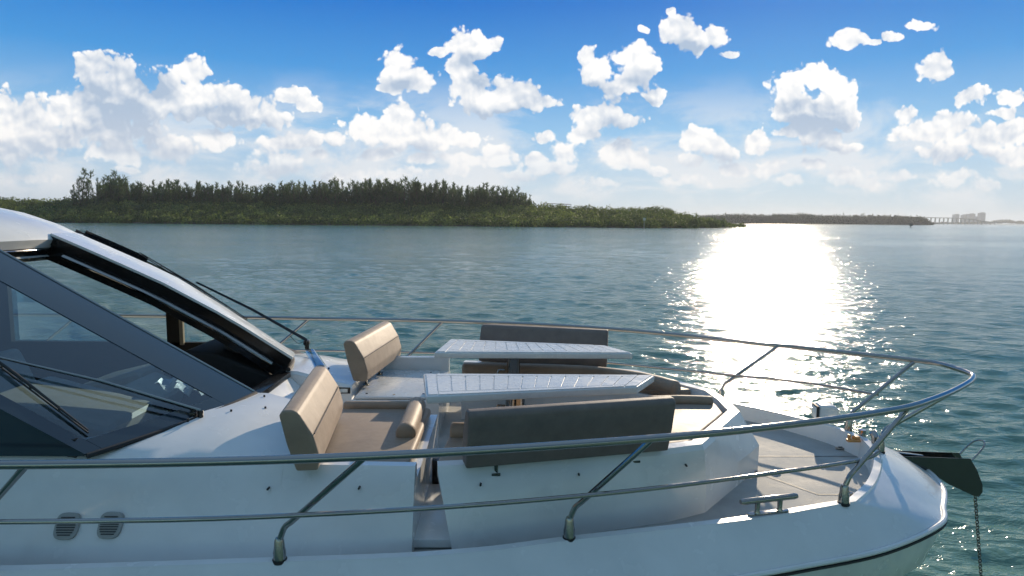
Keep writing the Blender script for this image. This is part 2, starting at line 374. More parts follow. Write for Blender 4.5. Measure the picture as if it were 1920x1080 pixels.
# ------------------------------------------------------------------ the yacht
yacht = empty('motor_yacht', (0, 0, WZ))
tag(yacht, 'white motor yacht with a steel bow rail and black framed windscreen, bow pointing right', 'yacht')
TOE = [(-9, 2.0, .16), (-3.5, 1.93, .14), (-.8, 1.78, .13), (0, 1.70, .13), (.55, 1.57, .13), (1.1, 1.45, .13), (1.6, 1.33, .13), (2.05, 1.19, .13), (2.36, 1.09, .13), (2.62, .84, .135), (2.84, .55, .14), (2.99, .28, .145), (3.06, 0, .15)]
RUB = [(-9, 2.22, -.2), (-3.5, 2.16, -.16), (-.8, 1.98, -.12), (0, 1.88, -.11), (.55, 1.77, -.1), (1.2, 1.63, -.1), (1.86, 1.45, -.1), (2.45, 1.26, -.1), (3.0, .95, -.1), (3.2, .70, -.1), (3.38, .45, -.1), (3.48, .22, -.1), (3.53, 0, -.1)]
def dense(tab, n, corner=None):
    if corner is None: return smooth_path(tab, n)
    a = smooth_path(tab[:corner+1], n); b = smooth_path(tab[corner:], n); return a[:-1] + b
toe = dense(TOE, 6, 8); rub = dense(RUB, 6); N = len(toe)
def inset(path, d, z=None):
    out = []
    for i, p in enumerate(path):
        a = path[max(i-1, 0)]; b = path[min(i+1, len(path)-1)]; t = (b-a).normalized(); nrm = Vector((-t.y, t.x, 0))
        if nrm.dot(Vector((-1.0, -p.y, 0))) < 0 and abs(p.y) > 0.01: nrm = -nrm
        if i == len(path)-1: nrm = Vector((-1, 0, 0))
        q = p + nrm*d; q.y = max(q.y, 0.0)
        if z is not None: q.z = z
        out.append(q)
    return out
def both(rows):
    """rows: list of +y half paths (stern to bow); returns rows running round the bow."""
    return [[Vector(p) for p in r] + [Vector(mir(p)) for p in reversed(r[:-1])] for r in rows]
# hull: bevelled sheer strake, rub rail and topsides
mb = MB()
lip = inset(toe, .055); mid = [t*0.5 + r*0.5 + Vector((0, 0, .018)) for t, r in zip(toe, rub)]
out1 = [Vector((p.x, p.y, p.z)) for p in rub]
below = [Vector((p.x*1.0 - (0.10 if p.x > 2 else 0.0)*(p.x-2)/1.5, p.y*0.93, p.z-.30)) for p in rub]
chine = [Vector((p.x - max(0, p.x-.5)*.22, p.y*(0.80 if p.x < 1 else 0.80-0.16*(p.x-1)), -1.15)) for p in rub]
keel = [Vector((p.x - max(0, p.x-.3)*.36, p.y*(0.72 if p.x < 0 else max(.12, 0.72-0.22*p.x)), WZ-.35)) for p in rub]
inner = [Vector((p.x, p.y, .0)) for p in inset(toe, .075)]
lipd = inset(toe, .055); 
rows = both([inner, [p.copy() for p in lipd], [p + Vector((0, 0, 0)) for p in inset(toe, .008)], [p - Vector((0, 0, .012)) for p in toe], mid, out1])
mb.loft(rows)
rows = both([[p - Vector((0, 0, .022)) for p in inset(rub, .008)], below, chine, keel]); mb.loft(rows)
hull = mb.build('hull', gel, yacht, smooth=26)
mb = MB()
for sgn in (0,):
    r0 = both([rub])[0]
    path = [Vector(p) + Vector((0, 0, -.016)) for p in r0]
    mb.tube(path, .008, 8)
mb.build('rub_rail', blackm, hull)
mb = MB(); mb.tube([Vector(p) + Vector((0, 0, .012)) for p in both([inset(rub, .006)])[0]], .016, 8); mb.build('rub_rail', gel, hull)
# deck sole
mb = MB()
dk = both([inset(toe, .07, 0.0)])[0]
half = len(dk)//2
vs = []; 
mb.loft([dk[:half+1], list(reversed(dk[half:]))])
deck = mb.build('deck', grip, yacht)

# foredeck locker lids: seams and catches
mb = MB()
def seam(mb_, a, b, w=.008, z=.004): 
    a = Vector((*a, z)); b = Vector((*b, z)); t = (b-a).normalized(); n = Vector((-t.y, t.x, 0))*w/2
    mb_.add([a-n, b-n, b+n, a+n], [(0, 1, 2, 3)])
for pth in ([(2.16, .0), (2.98, .0)], [(2.02, -.1), (2.06, -.34), (2.32, -.70), (2.62, -.70)], [(2.02, .1), (2.06, .34), (2.32, .70), (2.62, .70)]):
    for a, b in zip(pth, pth[1:]): seam(mb, a, b)
mb.build('hatch_seam', dark_in, deck)
for (x, y) in ((2.19, -.33), (2.36, -.88), (2.52, -.70), (2.93, .16), (2.66, -.70)):
    m2 = MB(); m2.prism([(math.cos(a)*.038+x, math.sin(a)*.022+y) for a in np.linspace(0, 2*math.pi, 14, endpoint=False)], .003, .018, bev=.004, seg=2)
    m2.box((x, y, .022), (.03, .01, .008), bev=.002); m2.build('deck_catch', steel, deck)

# ---------------- coachroof, windscreen and cabin
CT, ST = math.cos(R(30.0)), math.sin(R(30.0))
def wb(y): return -1.57 - .24*y*y, .60 - .02*y*y
def ws(y, t, lift=0.0):
    x, z = wb(y); return Vector((x - t*CT + lift*ST, y, z + t*ST + lift*CT))
def coach_h(x): return interp([(-9, .66), (-2.2, .60), (-1.75, .60), (-1.5, .585), (-1.2, .50), (-1.06, .47)], x)
def coach(sg, name):
    m = MB(); rows = []
    outer_top = [(-9, 1.44), (-2.2, 1.44), (-1.75, 1.39), (-1.4, 1.345), (-1.05, 1.34)]
    outer_bot = [(-9, 1.66), (-2.4, 1.65), (-1.3, 1.66), (-1.05, 1.64)]
    for x in [-9, -6, -4, -3, -2.6, -2.2, -1.9, -1.75, -1.6, -1.5, -1.4, -1.3, -1.2, -1.12, -1.06]:
        yt, yb = interp(outer_top, x), interp(outer_bot, x); h = coach_h(x); e = min(h, interp([(-9, .55), (-2.2, .53), (-1.75, .50), (-1.4, .465), (-1.05, .455)], x))
        yin = .30 if x > -1.62 else min(1.32, max(.30, math.sqrt((-1.55-x)/.24)-.14))
        rows.append([Vector((x, sg*y, z)) for y, z in ((yb, 0.0), (yb*.6+yt*.4+.025, .16), (yt+.055, .34), (yt+.012, e-.03), (yt-.012, e), (max(yt-.12, yin+.06) if yin < 1.2 else yt-.03, e+(h-e)*.35), (max(1.0, yin+.05), e+(h-e)*.75), (max(.8, yin+.04), h), (yin+.03, h), (yin+.004, h-.02), (yin, h-.05), (yin, -.02))])
    m.loft(rows)
    m.add(rows[-1], [tuple(range(len(rows[-1])))])
    return m.build(name, gel, yacht, smooth=32)
coach_n = coach(-1, 'coachroof_side'); coach_f = coach(1, 'coachroof_side')
# aft seat bases
def seat_base(sg, name, lid):
    m = MB()
    xo = [-1.062, -1.0, -.8, -.6, -.45, -.375, -.345]; rows = []
    for x in xo:
        k = 0 if x < -.5 else (x+.5)/.155
        yt = 1.34 + .02*(x+1.06)/.7; yb = 1.64 - .08*(x+1.06)/.7 - .03*max(k, 0)
        zt = .50; zs = .365
        rows.append([Vector((x, sg*y, z)) for y, z in ((yb, 0), (yb*.6+yt*.4+.025, .16), (yt+.055, .34), (yt+.01, zt-.03), (yt-.012, zt), (yt-.085, zt), (yt-.095, zs), (.27, zs), (.252, zs-.02), (.252, -.02))])
    m.loft(rows)
    for r_ in (rows[0], rows[-1]): m.add(r_, [tuple(range(len(r_)))])
    return m.build(name, gel, yacht, smooth=32)
if True:
    def seat_base_near():
        m = MB(); rows = []
        for x in [-1.062, -1.0, -.8, -.6, -.45, -.35, -.318]:
            k = max(0, (x+.5)/.18)
            yt = 1.34 + .02*(x+1.06)/.7; yb = 1.64 - .08*(x+1.06)/.7 - .03*k; zt = .455; zs = .36
            rows.append([Vector((x, -y, z)) for y, z in ((yb, 0), (yb*.6+yt*.4+.025, .16), (yt+.055, .34), (yt+.01, zt-.03), (yt-.012, zt), (yt-.07, zt), (yt-.085, zs), (.10, zs), (.085, zs-.02), (.085, -.02))])
        m.loft(rows)
        for r_ in (rows[0], rows[-1]): m.add(r_, [tuple(range(len(r_)))])
        return m.build('seat_base', gel, yacht, smooth=32)
    sbn = seat_base_near()
sbf = seat_base(1, 'seat_base', True)
# walkway sole and threshold between the coachroof sides
m = MB(); m.box((-.35, 0, .03), (2.6, 1.9, .05), bev=.004); m.build('walkway_sole', grip, yacht)
m = MB(); m.prism([(-1.62, .03), (-1.10, .03), (-1.14, .18), (-1.34, .36), (-1.5, .5), (-1.575, .565), (-1.7, .565)], -.298, .298, frame=((0, 0, 0), (1, 0, 0), (0, 0, 1), (0, 1, 0)), bev=.012, seg=2)
m.build('threshold_ramp', gel, yacht)
# lid with screws
m = MB(); m.prism([(-1.03, .27), (-.42, .27), (-.42, 1.20), (-1.03, 1.20)], .367, .392, bev=.014, seg=2)
lid = m.build('locker_lid', table_m, yacht)
for (x, y) in ((-.95, .36), (-.72, .33), (-.48, .36), (-.96, 1.1), (-.5, 1.1), (-.50, .75)):
    m = MB(); m.tube([(x, y, .391), (x, y, .396)], .010, 10); m.build('screw', steel_dk, lid)
m = MB(); m.box((-1.17, .297, .435), (.2, .008, .05), bev=.002); rec = m.build('courtesy_light_recess', black, yacht)
m = MB(); m.box((-1.12, .291, .435), (.06, .008, .03), bev=.002); m.build('lamp_lens', lensm, rec)

# windscreen: near pane, far pane, opening between them
def pane_grid(m, ys, ts, lift=0.0, fn=None):
    rows = [[(fn(y, t) if fn else ws(y, t, lift)) for t in ts] for y in ys]; return m.loft(rows)
wsn = empty('windscreen'); wsn.parent = yacht; wsn.location = (0, 0, 0)
ts = list(np.linspace(0, 2.12, 10))
NI, NO = -.35, -1.46
def near_pt(y, t, lift=0): return ws(y, t, lift)
m = MB(); pane_grid(m, np.linspace(NI, NO, 12), ts); m.build('near_pane', tint, wsn)
def band(m, ya, yb, ta, tb, lift=.004, th=.008, ny=10, nt=10, fn=None):
    fn = fn or ws
    ys = np.linspace(ya, yb, ny); tt = np.linspace(ta, tb, nt)
    up = [[fn(y, t, lift) for t in tt] for y in ys]; dn = [[fn(y, t, lift-th) for t in tt] for y in ys]
    m.loft(up); m.loft(dn)
    ring = lambda g: [g[0][k] for k in range(nt)] + [g[i][-1] for i in range(1, ny)] + [g[-1][k] for k in range(nt-2, -1, -1)] + [g[i][0] for i in range(ny-2, 0, -1)]
    a, b = ring(up), ring(dn); m.loft([a, b], closed=True)
m = MB(); band(m, NI, NI-.30, 0, 2.12, ny=5)
m.build('pane_band', border, wsn)
m = MB(); band(m, NI-.302, NO+.072, 0, .10, ny=10, nt=3); band(m, NO+.07, NO, 0, 2.12, ny=3); m.build('pane_band', border, wsn)
m = MB(); m.tube([ws(NI+.004, t, .006) for t in ts], .008, 8); m.build('edge_trim', steel, wsn)
LIFT = [(0, .09), (.6, .12), (1.2, .105), (1.8, .045), (2.12, .008)]
def wl(y, t, l=0.0): return ws(y, t, l + interp(LIFT, t)*(1 - min(1, max(0, (y-.3)/.75))*(1-min(1, t/1.3))*.95))
# far pane on its deep black frame
m = MB(); pane_grid(m, np.linspace(.85, 1.30, 8), ts, fn=lambda y, t: wl(y, t, .03)); m.build('far_pane', tint, wsn)
m = MB(); band(m, .30, .86, 0, 2.12, lift=.036, th=.02, fn=wl, ny=6); m.build('pane_band', gel, wsn)  # white gelcoat band painting the bright sky reflection of the far glass
m = MB()
fr = []
for t in ts:
    a = wl(.30, t, .014); fr.append([a, wl(.30, t, -.055), wl(.315, t, -.06), wl(.315, t, -.085), wl(.30, t, -.09), wl(.30, t, -.175), wl(.37, t, -.175), wl(.37, t, .014)])
m.loft(fr, closed=True); m.add(fr[0], [tuple(range(8))]); m.add(fr[-1], [tuple(range(8))])
frame = m.build('door_frame', black, wsn)
m = MB(); m.tube([wl(.285, t, -.10) for t in np.linspace(.12, 1.95, 12)], .020, 12); m.tube([wl(.285, t, -.085) for t in np.linspace(.12, 1.95, 12)], .007, 8)
m.build('slide_tube', steel, frame)
m = MB(); band(m, .87, 1.23, 0, .09, lift=.037, th=.02, fn=wl, ny=10, nt=3); band(m, 1.232, 1.31, 0, 2.2, lift=.037, th=.03, fn=wl, ny=3); m.build('pane_band', black, wsn)
m = MB()
m.loft([[wl(1.28, t, l) for l in (.03, .07, .07, .03)] for t in np.linspace(1.55, 2.9, 12)] if False else [[wl(1.28+dy, t, l) for dy, l in ((-.02, .03), (-.02, .075), (.03, .075), (.03, .03))] for t in np.linspace(1.5, 2.12, 8)], closed=True)
m.build('pane_stop', black, wsn)
m = MB(); m.prism([(ws(0, 0).x-.10, -.34), (ws(0, 0).x+.02, -.34), (ws(0, 0).x+.02, .30), (ws(0, 0).x-.10, .30)], .545, .59, bev=.008, seg=2); m.build('door_sill', black, wsn)
# bottom gasket
m = MB(); m.tube([ws(y, -.015, 0) for y in np.linspace(NI, NO, 16)], .016, 8); m.build('gasket', blackm, wsn); m = MB(); m.tube([ws(y, -.015, .02) for y in np.linspace(.3, 1.3, 16)], .018, 8); m.build('gasket', blackm, wsn)

# roof
def roof_prof(y):
    p = ws(y, 2.12); x0, z0 = p.x, p.z; dz = .03 - .02*y*y
    return [Vector((x0+.0, y, z0-.075)), Vector((x0+.035, y, z0-.01+.0)), Vector((x0+.01, y, z0+.02+dz*.4)), Vector((x0-.18, y, z0+.11+dz)), Vector((x0-.45, y, z0+.20+dz)), Vector((x0-.8, y, z0+.27+dz)), Vector((x0-1.5, y, z0+.33+dz)), Vector((x0-4.5, y, z0+.36+dz))]
m = MB(); ys = np.linspace(-1.48, 1.34, 26); m.loft([roof_prof(y) for y in ys]); 
und = [[Vector((p.x, p.y, p.z-.07)) for p in (roof_prof(y)[0], roof_prof(y)[4], roof_prof(y)[6], roof_prof(y)[7])] for y in ys]; m.loft(und)
m.build('roof', gel, yacht)
m = MB()
m.loft([[Vector((p.x+.002, y, p.z)), Vector((p.x-.03, y, p.z-.10)), Vector((p.x-.25, y, p.z-.12)), Vector((p.x-.3, y, p.z+.03))] for y in np.linspace(-1.32, 1.32, 16) for p in (roof_prof(y)[0],)], closed=True)
hdr = m.build('header_frame', black, yacht)
m = MB(); m.tube([Vector((roof_prof(y)[0].x+.02, y, roof_prof(y)[0].z-.012)) for y in np.linspace(-1.3, .28, 14)], .008, 8); m.build('header_trim', steel, hdr)
# cabin interior
m = MB(); m.box((-5.2, 0, .05), (6.6, 2.6, .04)); m.build('cabin_sole', dark_in, yacht)
m = MB()
for sg in (1, -1):
    m.box((-5.3-(.05 if sg < 0 else 0), sg*(1.30 if sg > 0 else 1.40), .33), (6.4, .05, .60))
    for (xa, w) in ((-2.98, .14), (-4.6, .14), (-6.6, .2)):
        zt = min(1.75, wb(1.3)[1] + (wb(1.3)[0]-xa-.08)*ST/CT); m.box((xa, sg*1.30, (zt+.6)/2), (w, .05, zt-.6))
m.build('cabin_side', dark_in, yacht)
m = MB(); m.box((-2.9, 1.265, .85), (.035, .03, .48)); m.build('pillar_trim', beige, yacht)
m = MB(); m.box((-8.3, 0, 1.1), (.06, 2.6, 2.1)); m.build('bulkhead', dark_in, yacht)
for sg in (1,):
    m = MB(); m.add([(-6.5, sg*1.33, .62), (-2.05, sg*1.33, .62), (-3.85, sg*1.33, 1.72), (-6.5, sg*1.33, 1.95)], [(0, 1, 2, 3)]); m.build('side_window', tint2, yacht)
m = MB(); a_, b_ = ws(NO, 0), ws(NO, 2.1); m.add([(-6.5, -1.45, .545), (a_.x, NO+.01, .545), (b_.x, NO+.01, b_.z), (-6.5, -1.44, 1.98)], [(0, 1, 2, 3)]); m.build('side_window', border, yacht)
# dashboard, helm seat, sofa
m = MB(); m.prism([(-2.75, .10), (-1.70, .10), (-1.68, .52), (-1.9, .60), (-2.2, .72), (-2.45, .74), (-2.62, .60)], .38, 1.27, frame=((0, 0, 0), (1, 0, 0), (0, 0, 1), (0, 1, 0)), bev=.04, seg=3); m.build('dashboard', dark_in, yacht)
m = MB(); m.prism([(-2.3, .12), (-1.75, .12), (-1.72, .42), (-1.9, .50), (-2.25, .46)], -1.34, -.36, frame=((0, 0, 0), (1, 0, 0), (0, 0, 1), (0, 1, 0)), bev=.04, seg=3); m.build('dashboard', dark_in, yacht)
sofa = empty('cabin_sofa'); sofa.parent = yacht
m = MB(); m.box((-2.52, -.88, .60), (.74, .56, .20), Matrix.Rotation(R(15), 3, 'Y'), bev=.06, seg=3); m.box((-2.50, -.88, .44), (.80, .62, .16), Matrix.Rotation(R(12), 3, 'Y'), bev=.04, seg=3); m.box((-3.20, -.75, .68), (.22, .75, .46), Matrix.Rotation(R(-24), 3, 'Y'), bev=.06, seg=3); m.build('seat_cushion', beige, sofa)
m = MB(); m.box((-2.55, .05, .45), (.3, .5, .2), Matrix.Rotation(R(24), 3, 'Y'), bev=.05, seg=3); m.box((-2.95, .45, .42), (.55, .5, .26), Matrix.Rotation(R(-14), 3, 'Y'), bev=.06, seg=3); m.build('helm_seat', beige, yacht)
m = MB(); m.box((-2.1, .72, .74), (.24, .30, .18), bev=.07, seg=4); m.build('headrest', fabric_shade_dk, yacht)

m = MB(); gq = np.random.default_rng(9)
m.loft([[Vector((-2.22+.30*i/9, -.50+.42*k/9, .665-.06*i/9+.035*gq.random()+.03*math.sin(i*1.7+k))) for k in range(10)] for i in range(10)])
ps = m.build('plastic_sheet', mat('thin_plastic_sheet', (.62, .68, .72), .35, fn=lambda t, b: bump(t, b, t.noise(obj_co(t), 30, 3, .5), .4, .01))); tag(ps, 'crumpled pale plastic sheet lying on the dashboard behind the near windscreen pane', 'plastic sheet')
# soft curved deflector by the windscreen
m = MB()
m.loft([[Vector((-1.60+.22*s_+.06*math.sin(a), 1.02-.45*s_, .575+.055*math.cos(a)*(1-.3*s_)-.03*s_)) for a in np.linspace(-1.2, 1.5, 10)] for k, s_ in ((0, 0), (0, .25), (0, .5), (0, .75), (0, 1))])
m.build('deflector', film, yacht)

# ---------------- lounge moulding
OT = [(-.19, 1.37, .455), (.11, 1.33, .455), (.57, 1.22, .455), (1.17, 1.09, .455), (1.43, 1.0, .455), (1.60, .765, .455), (1.77, .53, .455), (1.93, .30, .455), (1.95, 0, .455)]
OB = [(-.10, 1.47, 0), (.13, 1.41, 0), (.58, 1.27, 0), (1.2, 1.09, 0), (1.46, .97, 0), (1.66, .74, 0), (1.87, .50, 0), (2.08, .27, 0), (2.13, 0, 0)]
IT = [(-.19, .75, .455), (.11, .75, .455), (.57, .74, .455), (1.17, .60, .455), (1.36, .50, .455), (1.50, .38, .455), (1.60, .28, .455), (1.68, .16, .455), (1.72, 0, .455)]
def Vs(l): return [Vector(p) for p in l]
def lin_path(l, n): return [Vector(p).lerp(Vector(q), k/n) for p, q in zip(l, l[1:]) for k in range(n)] + [Vector(l[-1])]
ot, ob, it = lin_path(OT, 4), lin_path(OB, 4), smooth_path(IT, 4)
def lerp(a, b, k, z): return [Vector((p.x+(q.x-p.x)*k, p.y+(q.y-p.y)*k, z)) for p, q in zip(a, b)]
bul = [Vector((p.x*.4+q.x*.6 + (.05 if q.x > 1.5 else 0)*min(1, (q.x-1.5)/.4), (p.y*.4+q.y*.6)*1.012+.012*(q.y > .05), .2)) for p, q in zip(ot, ob)]
otl = [p + Vector((0, 0, -.03)) for p in ot]
rim_o = [Vector((p.x+(q.x-p.x)*k, p.y+(q.y-p.y)*k, .455)) for p, q in zip(ot, it) for k in (.02,)]
def off_in(path, d, z):
    out = []
    for i, p in enumerate(path):
        a = path[max(i-1, 0)]; b = path[min(i+1, len(path)-1)]; t = (b-a).normalized(); n_ = Vector((t.y, -t.x, 0))
        if i == len(path)-1: n_ = Vector((-1, 0, 0))
        q = p + n_*d; q.y = max(0, q.y); q.z = z; out.append(q)
    return out
rimA = off_in(ot, .02, .456); rimB = off_in(ot, .095, .456); rimC = off_in(ot, .105, .365)
itc = [Vector((p.x, p.y, .365)) for p in it]; itd = [Vector((p.x, max(0, p.y-.01), .345)) for p in it]; itb = [Vector((p.x, max(0, p.y-.01), .03)) for p in it]
m = MB(); m.loft(both([ob, bul, otl, rimA, rimB, rimC, itc, itd, itb]))
for sg in (1, -1):
    prof = [r[0] for r in (ob, bul, otl, rimA, rimB, rimC, itc, itd, itb)]
    m.add([Vector((p.x, sg*p.y, p.z)) for p in prof], [tuple(range(len(prof)))])
lounge = m.build('lounge_moulding', gel, yacht, smooth=22)
# snap studs along the mouldings
for (x, y, z) in ((.62, -1.235, .36), (1.30, -1.07, .35), (.05, -1.385, .36), (-.62, -1.42, .355), (-1.12, -1.42, .35), (1.86, -.37, .43)):
    m = MB(); m.tube([(x, y+.02, z), (x, y-.008, z)], .006, 8); m.build('stud', blackm, yacht)
for (x, y) in ((-1.42, -.62), (-1.50, -.42), (-1.75, -1.0), (-1.58, -.78), (-1.36, .5), (-1.33, .62)):
    m = MB(); m.tube([(x, y, coach_h(x)-.01), (x, y, coach_h(x)+.012)], .007, 8); m.build('stud', blackm, yacht)
# solid black box painting the dark of the step void in the side passage
m = MB(); m.box((-.25, -.64, .12), (.10, .05, .20), bev=.005); m.build('step_void_shade_box', black, yacht)
m = MB(); m.box((-.22, -1.05, .035), (.24, .75, .05), bev=.008); m.build('passage_step', gel, yacht)

# ---------------- backrests (bolted to the yacht with brackets)
SEC = [(0, 0), (.115, 0), (.135, .08), (.118, .20), (.06, .325), (.035, .345), (-.02, .345), (-.045, .32), (-.03, .16)]
def backrest(name, a, b, zb, face, label, lean=0.0, nbr=2, seam_=True, fm=None):
    """a, b: ends (x, y) of the back's bottom rear edge; face: unit xy towards the sitter."""
    a = Vector((*a, zb)); b = Vector((*b, zb)); L = (b-a).length; Cx = (b-a).normalized(); A = Vector((*face, 0)); A = (A - Cx*A.dot(Cx)).normalized()
    B = (Vector((0, 0, 1)) - A*lean).normalized()
    m = MB(); m.prism(SEC, 0, L, frame=(a, A, B, Cx), bev=.030, seg=4)
    o = m.build(name, fm or fabric, yacht, smooth=40); o['label'] = label
    if seam_:
        m = MB(); o_ = a + A*.124 + B*.205
        m.tube([o_ + Cx*s_ for s_ in np.linspace(.02, L-.02, 8)], .0035, 6); m.build('piping', fabric_shade_dk, o)
    for k in range(nbr):
        s_ = L*(.15+.7*k/max(1, nbr-1)); c_ = a + Cx*s_ + A*.06
        m = MB(); m.box(c_ + Vector((0, 0, -.015)), (.02, .02, .11), bev=.003); m.box(c_ + Vector((0, 0, -.065)), (.05, .05, .012), bev=.003); m.build('bracket', steel_dk, o)
    return o
backrest('backrest', (-.95, -1.46), (-1.075, -.42), .465, (1, 0), 'sunlit taupe backrest at the near aft seat', .12, 2)
backrest('backrest', (-1.075, .42), (-.95, 1.46), .48, (1, 0), 'sunlit taupe backrest above the bare locker lid', .12, 3)
backrest('backrest', (-.03, -1.42), (1.17, -1.13), .465, (.1, 1), 'long shade-darkened backrest of the near lounge arm', .10, 2, False, fabric_shade_dk)
backrest('backrest', (-.03, 1.38), (1.17, 1.10), .465, (.1, -1), 'long shade-darkened backrest of the far lounge arm', .10, 2, False, fabric_shade_dk)

# ---------------- cushions (loose things)
def cushion(name, poly, z0, z1, label, bol=None, bev=.03):
    cx = sum(p[0] for p in poly)/len(poly); cy = sum(p[1] for p in poly)/len(poly)
    root = empty(name, (cx, cy, z0)); tag(root, label, 'seat cushion', 'taupe seat cushions on the foredeck')
    m = MB(); m.prism(poly, z0, z1, bev=bev, seg=3); m.build('pad', fabric, root, smooth=40)
    if bol:
        for pth, r in bol:
            m = MB(); pp = smooth_path(pth, 5); pp = [pp[0] + (pp[0]-pp[1]).normalized()*r*.25] + pp + [pp[-1] + (pp[-1]-pp[-2]).normalized()*r*.25]
            m.tube(pp, [r*.75] + [r]*(len(pp)-2) + [r*.75], 14); m.build('bolster', fabric, root, smooth=50)
    return root
cushion('seat_cushion', [(-.90, -1.25), (-.37, -1.26), (-.36, -.14), (-1.03, -.12)], .366, .43, 'square taupe seat cushion in front of the near aft backrest, table shadow on it',
        [([(-1.0, -.15, .435), (-.7, -.15, .437), (-.46, -.15, .437)], .042), ([(-.465, -.16, .45), (-.46, -.45, .452), (-.455, -.80, .45)], .066)])
def arm_poly(sg):
    o_ = off_in(ot, .115, 0); out = [(p.x, sg*p.y) for p in o_ if p.x < 1.76 and p.y > .16]
    inn = [(p.x-.0, sg*(p.y+.02)) for p in it if p.x < 1.62 and p.y > .16]
    return out + list(reversed(inn))
def arm_bol(sg):
    return [([(-.17, sg*.82, .48), (.4, sg*.82, .48), (.9, sg*.75, .48), (1.2, sg*.65, .475), (1.42, sg*.51, .47), (1.60, sg*.29, .465)], .068)]
npoly = [(p.x, -p.y) for p in off_in(ot, .115, 0) if p.x < 1.80 and p.y > .10] + [(1.815, -.10), (1.815, -.02), (1.38, .0), (1.2, -.16), (1.02, -.55), (.57, -.76), (-.17, -.77)]
cushion('lounge_cushion', npoly, .366, .445, 'long taupe lounge cushion behind the near dark backrest, its bow end in the sun', [([(-.15, -.80, .47), (.4, -.80, .47), (.85, -.75, .47)], .058), ([(1.30, -.06, .462), (1.55, -.045, .465), (1.78, -.06, .462)], .040)])
cushion('lounge_cushion', arm_poly(1), .366, .445, 'long taupe lounge cushion under the far dark backrest', arm_bol(1))
# ---------------- tables
def table(sg, label):
    q = [Vector((-.392, sg*.36, 0)), Vector((-.305, sg*.95, 0)), Vector((1.07, sg*.69, 0)), Vector((1.26, sg*.375, 0))]
    root = empty('deck_table', (.27, sg*.55, .08)); tag(root, label, 'table', 'white slatted tables on steel pedestals')
    def P2(u, v, z): a = q[0].lerp(q[3], u); b = q[1].lerp(q[2], u); p = a.lerp(b, v); return Vector((p.x, p.y, z))
    m = MB(); poly = [(p.x, p.y) for p in q]
    if sg < 0: poly = poly[::-1]
    m.prism(poly, .692, .742, bev=.012, seg=3)
    m2 = MB()
    def tile(u0, u1, v0, v1, z0=.740, z1=.7475):
        c = [P2(u0, v0, z0), P2(u1, v0, z0), P2(u1, v1, z0), P2(u0, v1, z0)]
        cc = sum(c, Vector())/4; t = [p + (cc-p).normalized()*.003 + Vector((0, 0, z1-z0)) for p in c]
        m2.add(c+t, [(4, 5, 6, 7), (0, 1, 5, 4), (1, 2, 6, 5), (2, 3, 7, 6), (3, 0, 4, 7)])
    g = .0022; nt = 14; ua, ub, va, vb = .055, .93, .13, .87
    us = np.linspace(ua, ub, nt+1)
    for a, b in zip(us, us[1:]): tile(a+g, b-g, va+.012, vb-.012)
    tile(.012, ua-g, .04, .96); tile(ub+g, .99, .04, .96); tile(ua+g, ub-g, .03, va-.0); tile(ua+g, ub-g, vb+.0, .97)
    top = m.build('table_top', table_m, root); m2.build('top_planking', table_m, top, smooth=0)
    m = MB(); x, y = .27, sg*.56
    prof = [(.14, .08), (.14, .095), (.07, .10), (.066, .40), (.078, .405), (.078, .43), (.058, .435), (.055, .64), (.075, .675), (.12, .688), (.12, .692)]
    seg = 28; m.loft([[Vector((x+r_*math.cos(a), y+r_*math.sin(a), z)) for a in np.linspace(0, 2*math.pi, seg, endpoint=False)] for r_, z in prof], closed=True)
    ped = m.build('pedestal', steel, root, smooth=40)
    m = MB(); m.tube([(x-.08, y-.03*sg, .56), (x-.13, y-.04*sg, .56), (x-.14, y-.045*sg, .53)], .008, 8); m.build('lock_lever', steel, ped)
table(-1, 'nearer white slatted table, its tapered top overlapping the long near backrest')
table(1, 'farther white slatted table, in front of the far dark backrest')

# ---------------- bow rail
rail = empty('bow_rail'); rail.parent = yacht
TOPH = [(-6.5, 2.12, .76), (-4, 2.12, .755), (-1.89, 2.07, .745), (-.46, 1.96, .745), (.93, 1.69, .74), (1.9, 1.36, .72), (2.55, 1.06, .70), (2.80, .93, .70)]
TOPB = [(3.16, .68, .70), (3.50, .41, .705), (3.66, .25, .71), (3.705, .15, .715), (3.715, 0, .715)]
hp = smooth_path(TOPH, 6); hb = smooth_path([TOPH[-1]] + TOPB, 6)
halfp = hp[:-1] + hb
full = halfp + [Vector(mir(p)) for p in reversed(halfp[:-1])]
m = MB(); m.tube(full, .0205, 16); m.build('top_rail', steel, rail)
def rail_y(x, tab): return interp([(p.x, p.y) for p in tab], x)
MIDH = [(-6.5, 1.98, .44), (-2.2, 1.95, .42), (-.56, 1.85, .42), (.70, 1.62, .415), (1.78, 1.29, .40), (2.46, 1.01, .39), (2.62, .92, .40)]
MIDB = [(2.95, .68, .41), (3.18, .40, .42), (3.28, .27, .425)]
mp = smooth_path(MIDH, 6)[:-1] + smooth_path([MIDH[-1]] + MIDB, 6)
for sg in (1, -1):
    mq = mp if sg > 0 else smooth_path(MIDH[:-2] + [(2.38, 1.05, .38), (2.515, 1.022, .42)], 6)
    m = MB(); m.tube([(p.x, sg*p.y, p.z) for p in mq], .0125, 12); m.build('mid_rail', steel, rail)
posts = [((-4.95, 1.93), (-4.45, 2.12, .75)), ((-2.45, 1.85), (-1.93, 2.075, .74)), ((-.945, 1.76), (-.47, 1.962, .738)), ((.535, 1.535), (.93, 1.69, .735)), ((2.27, 1.10), (2.73, .955, .695)), ((3.02, .22), (3.60, .325, .70))]
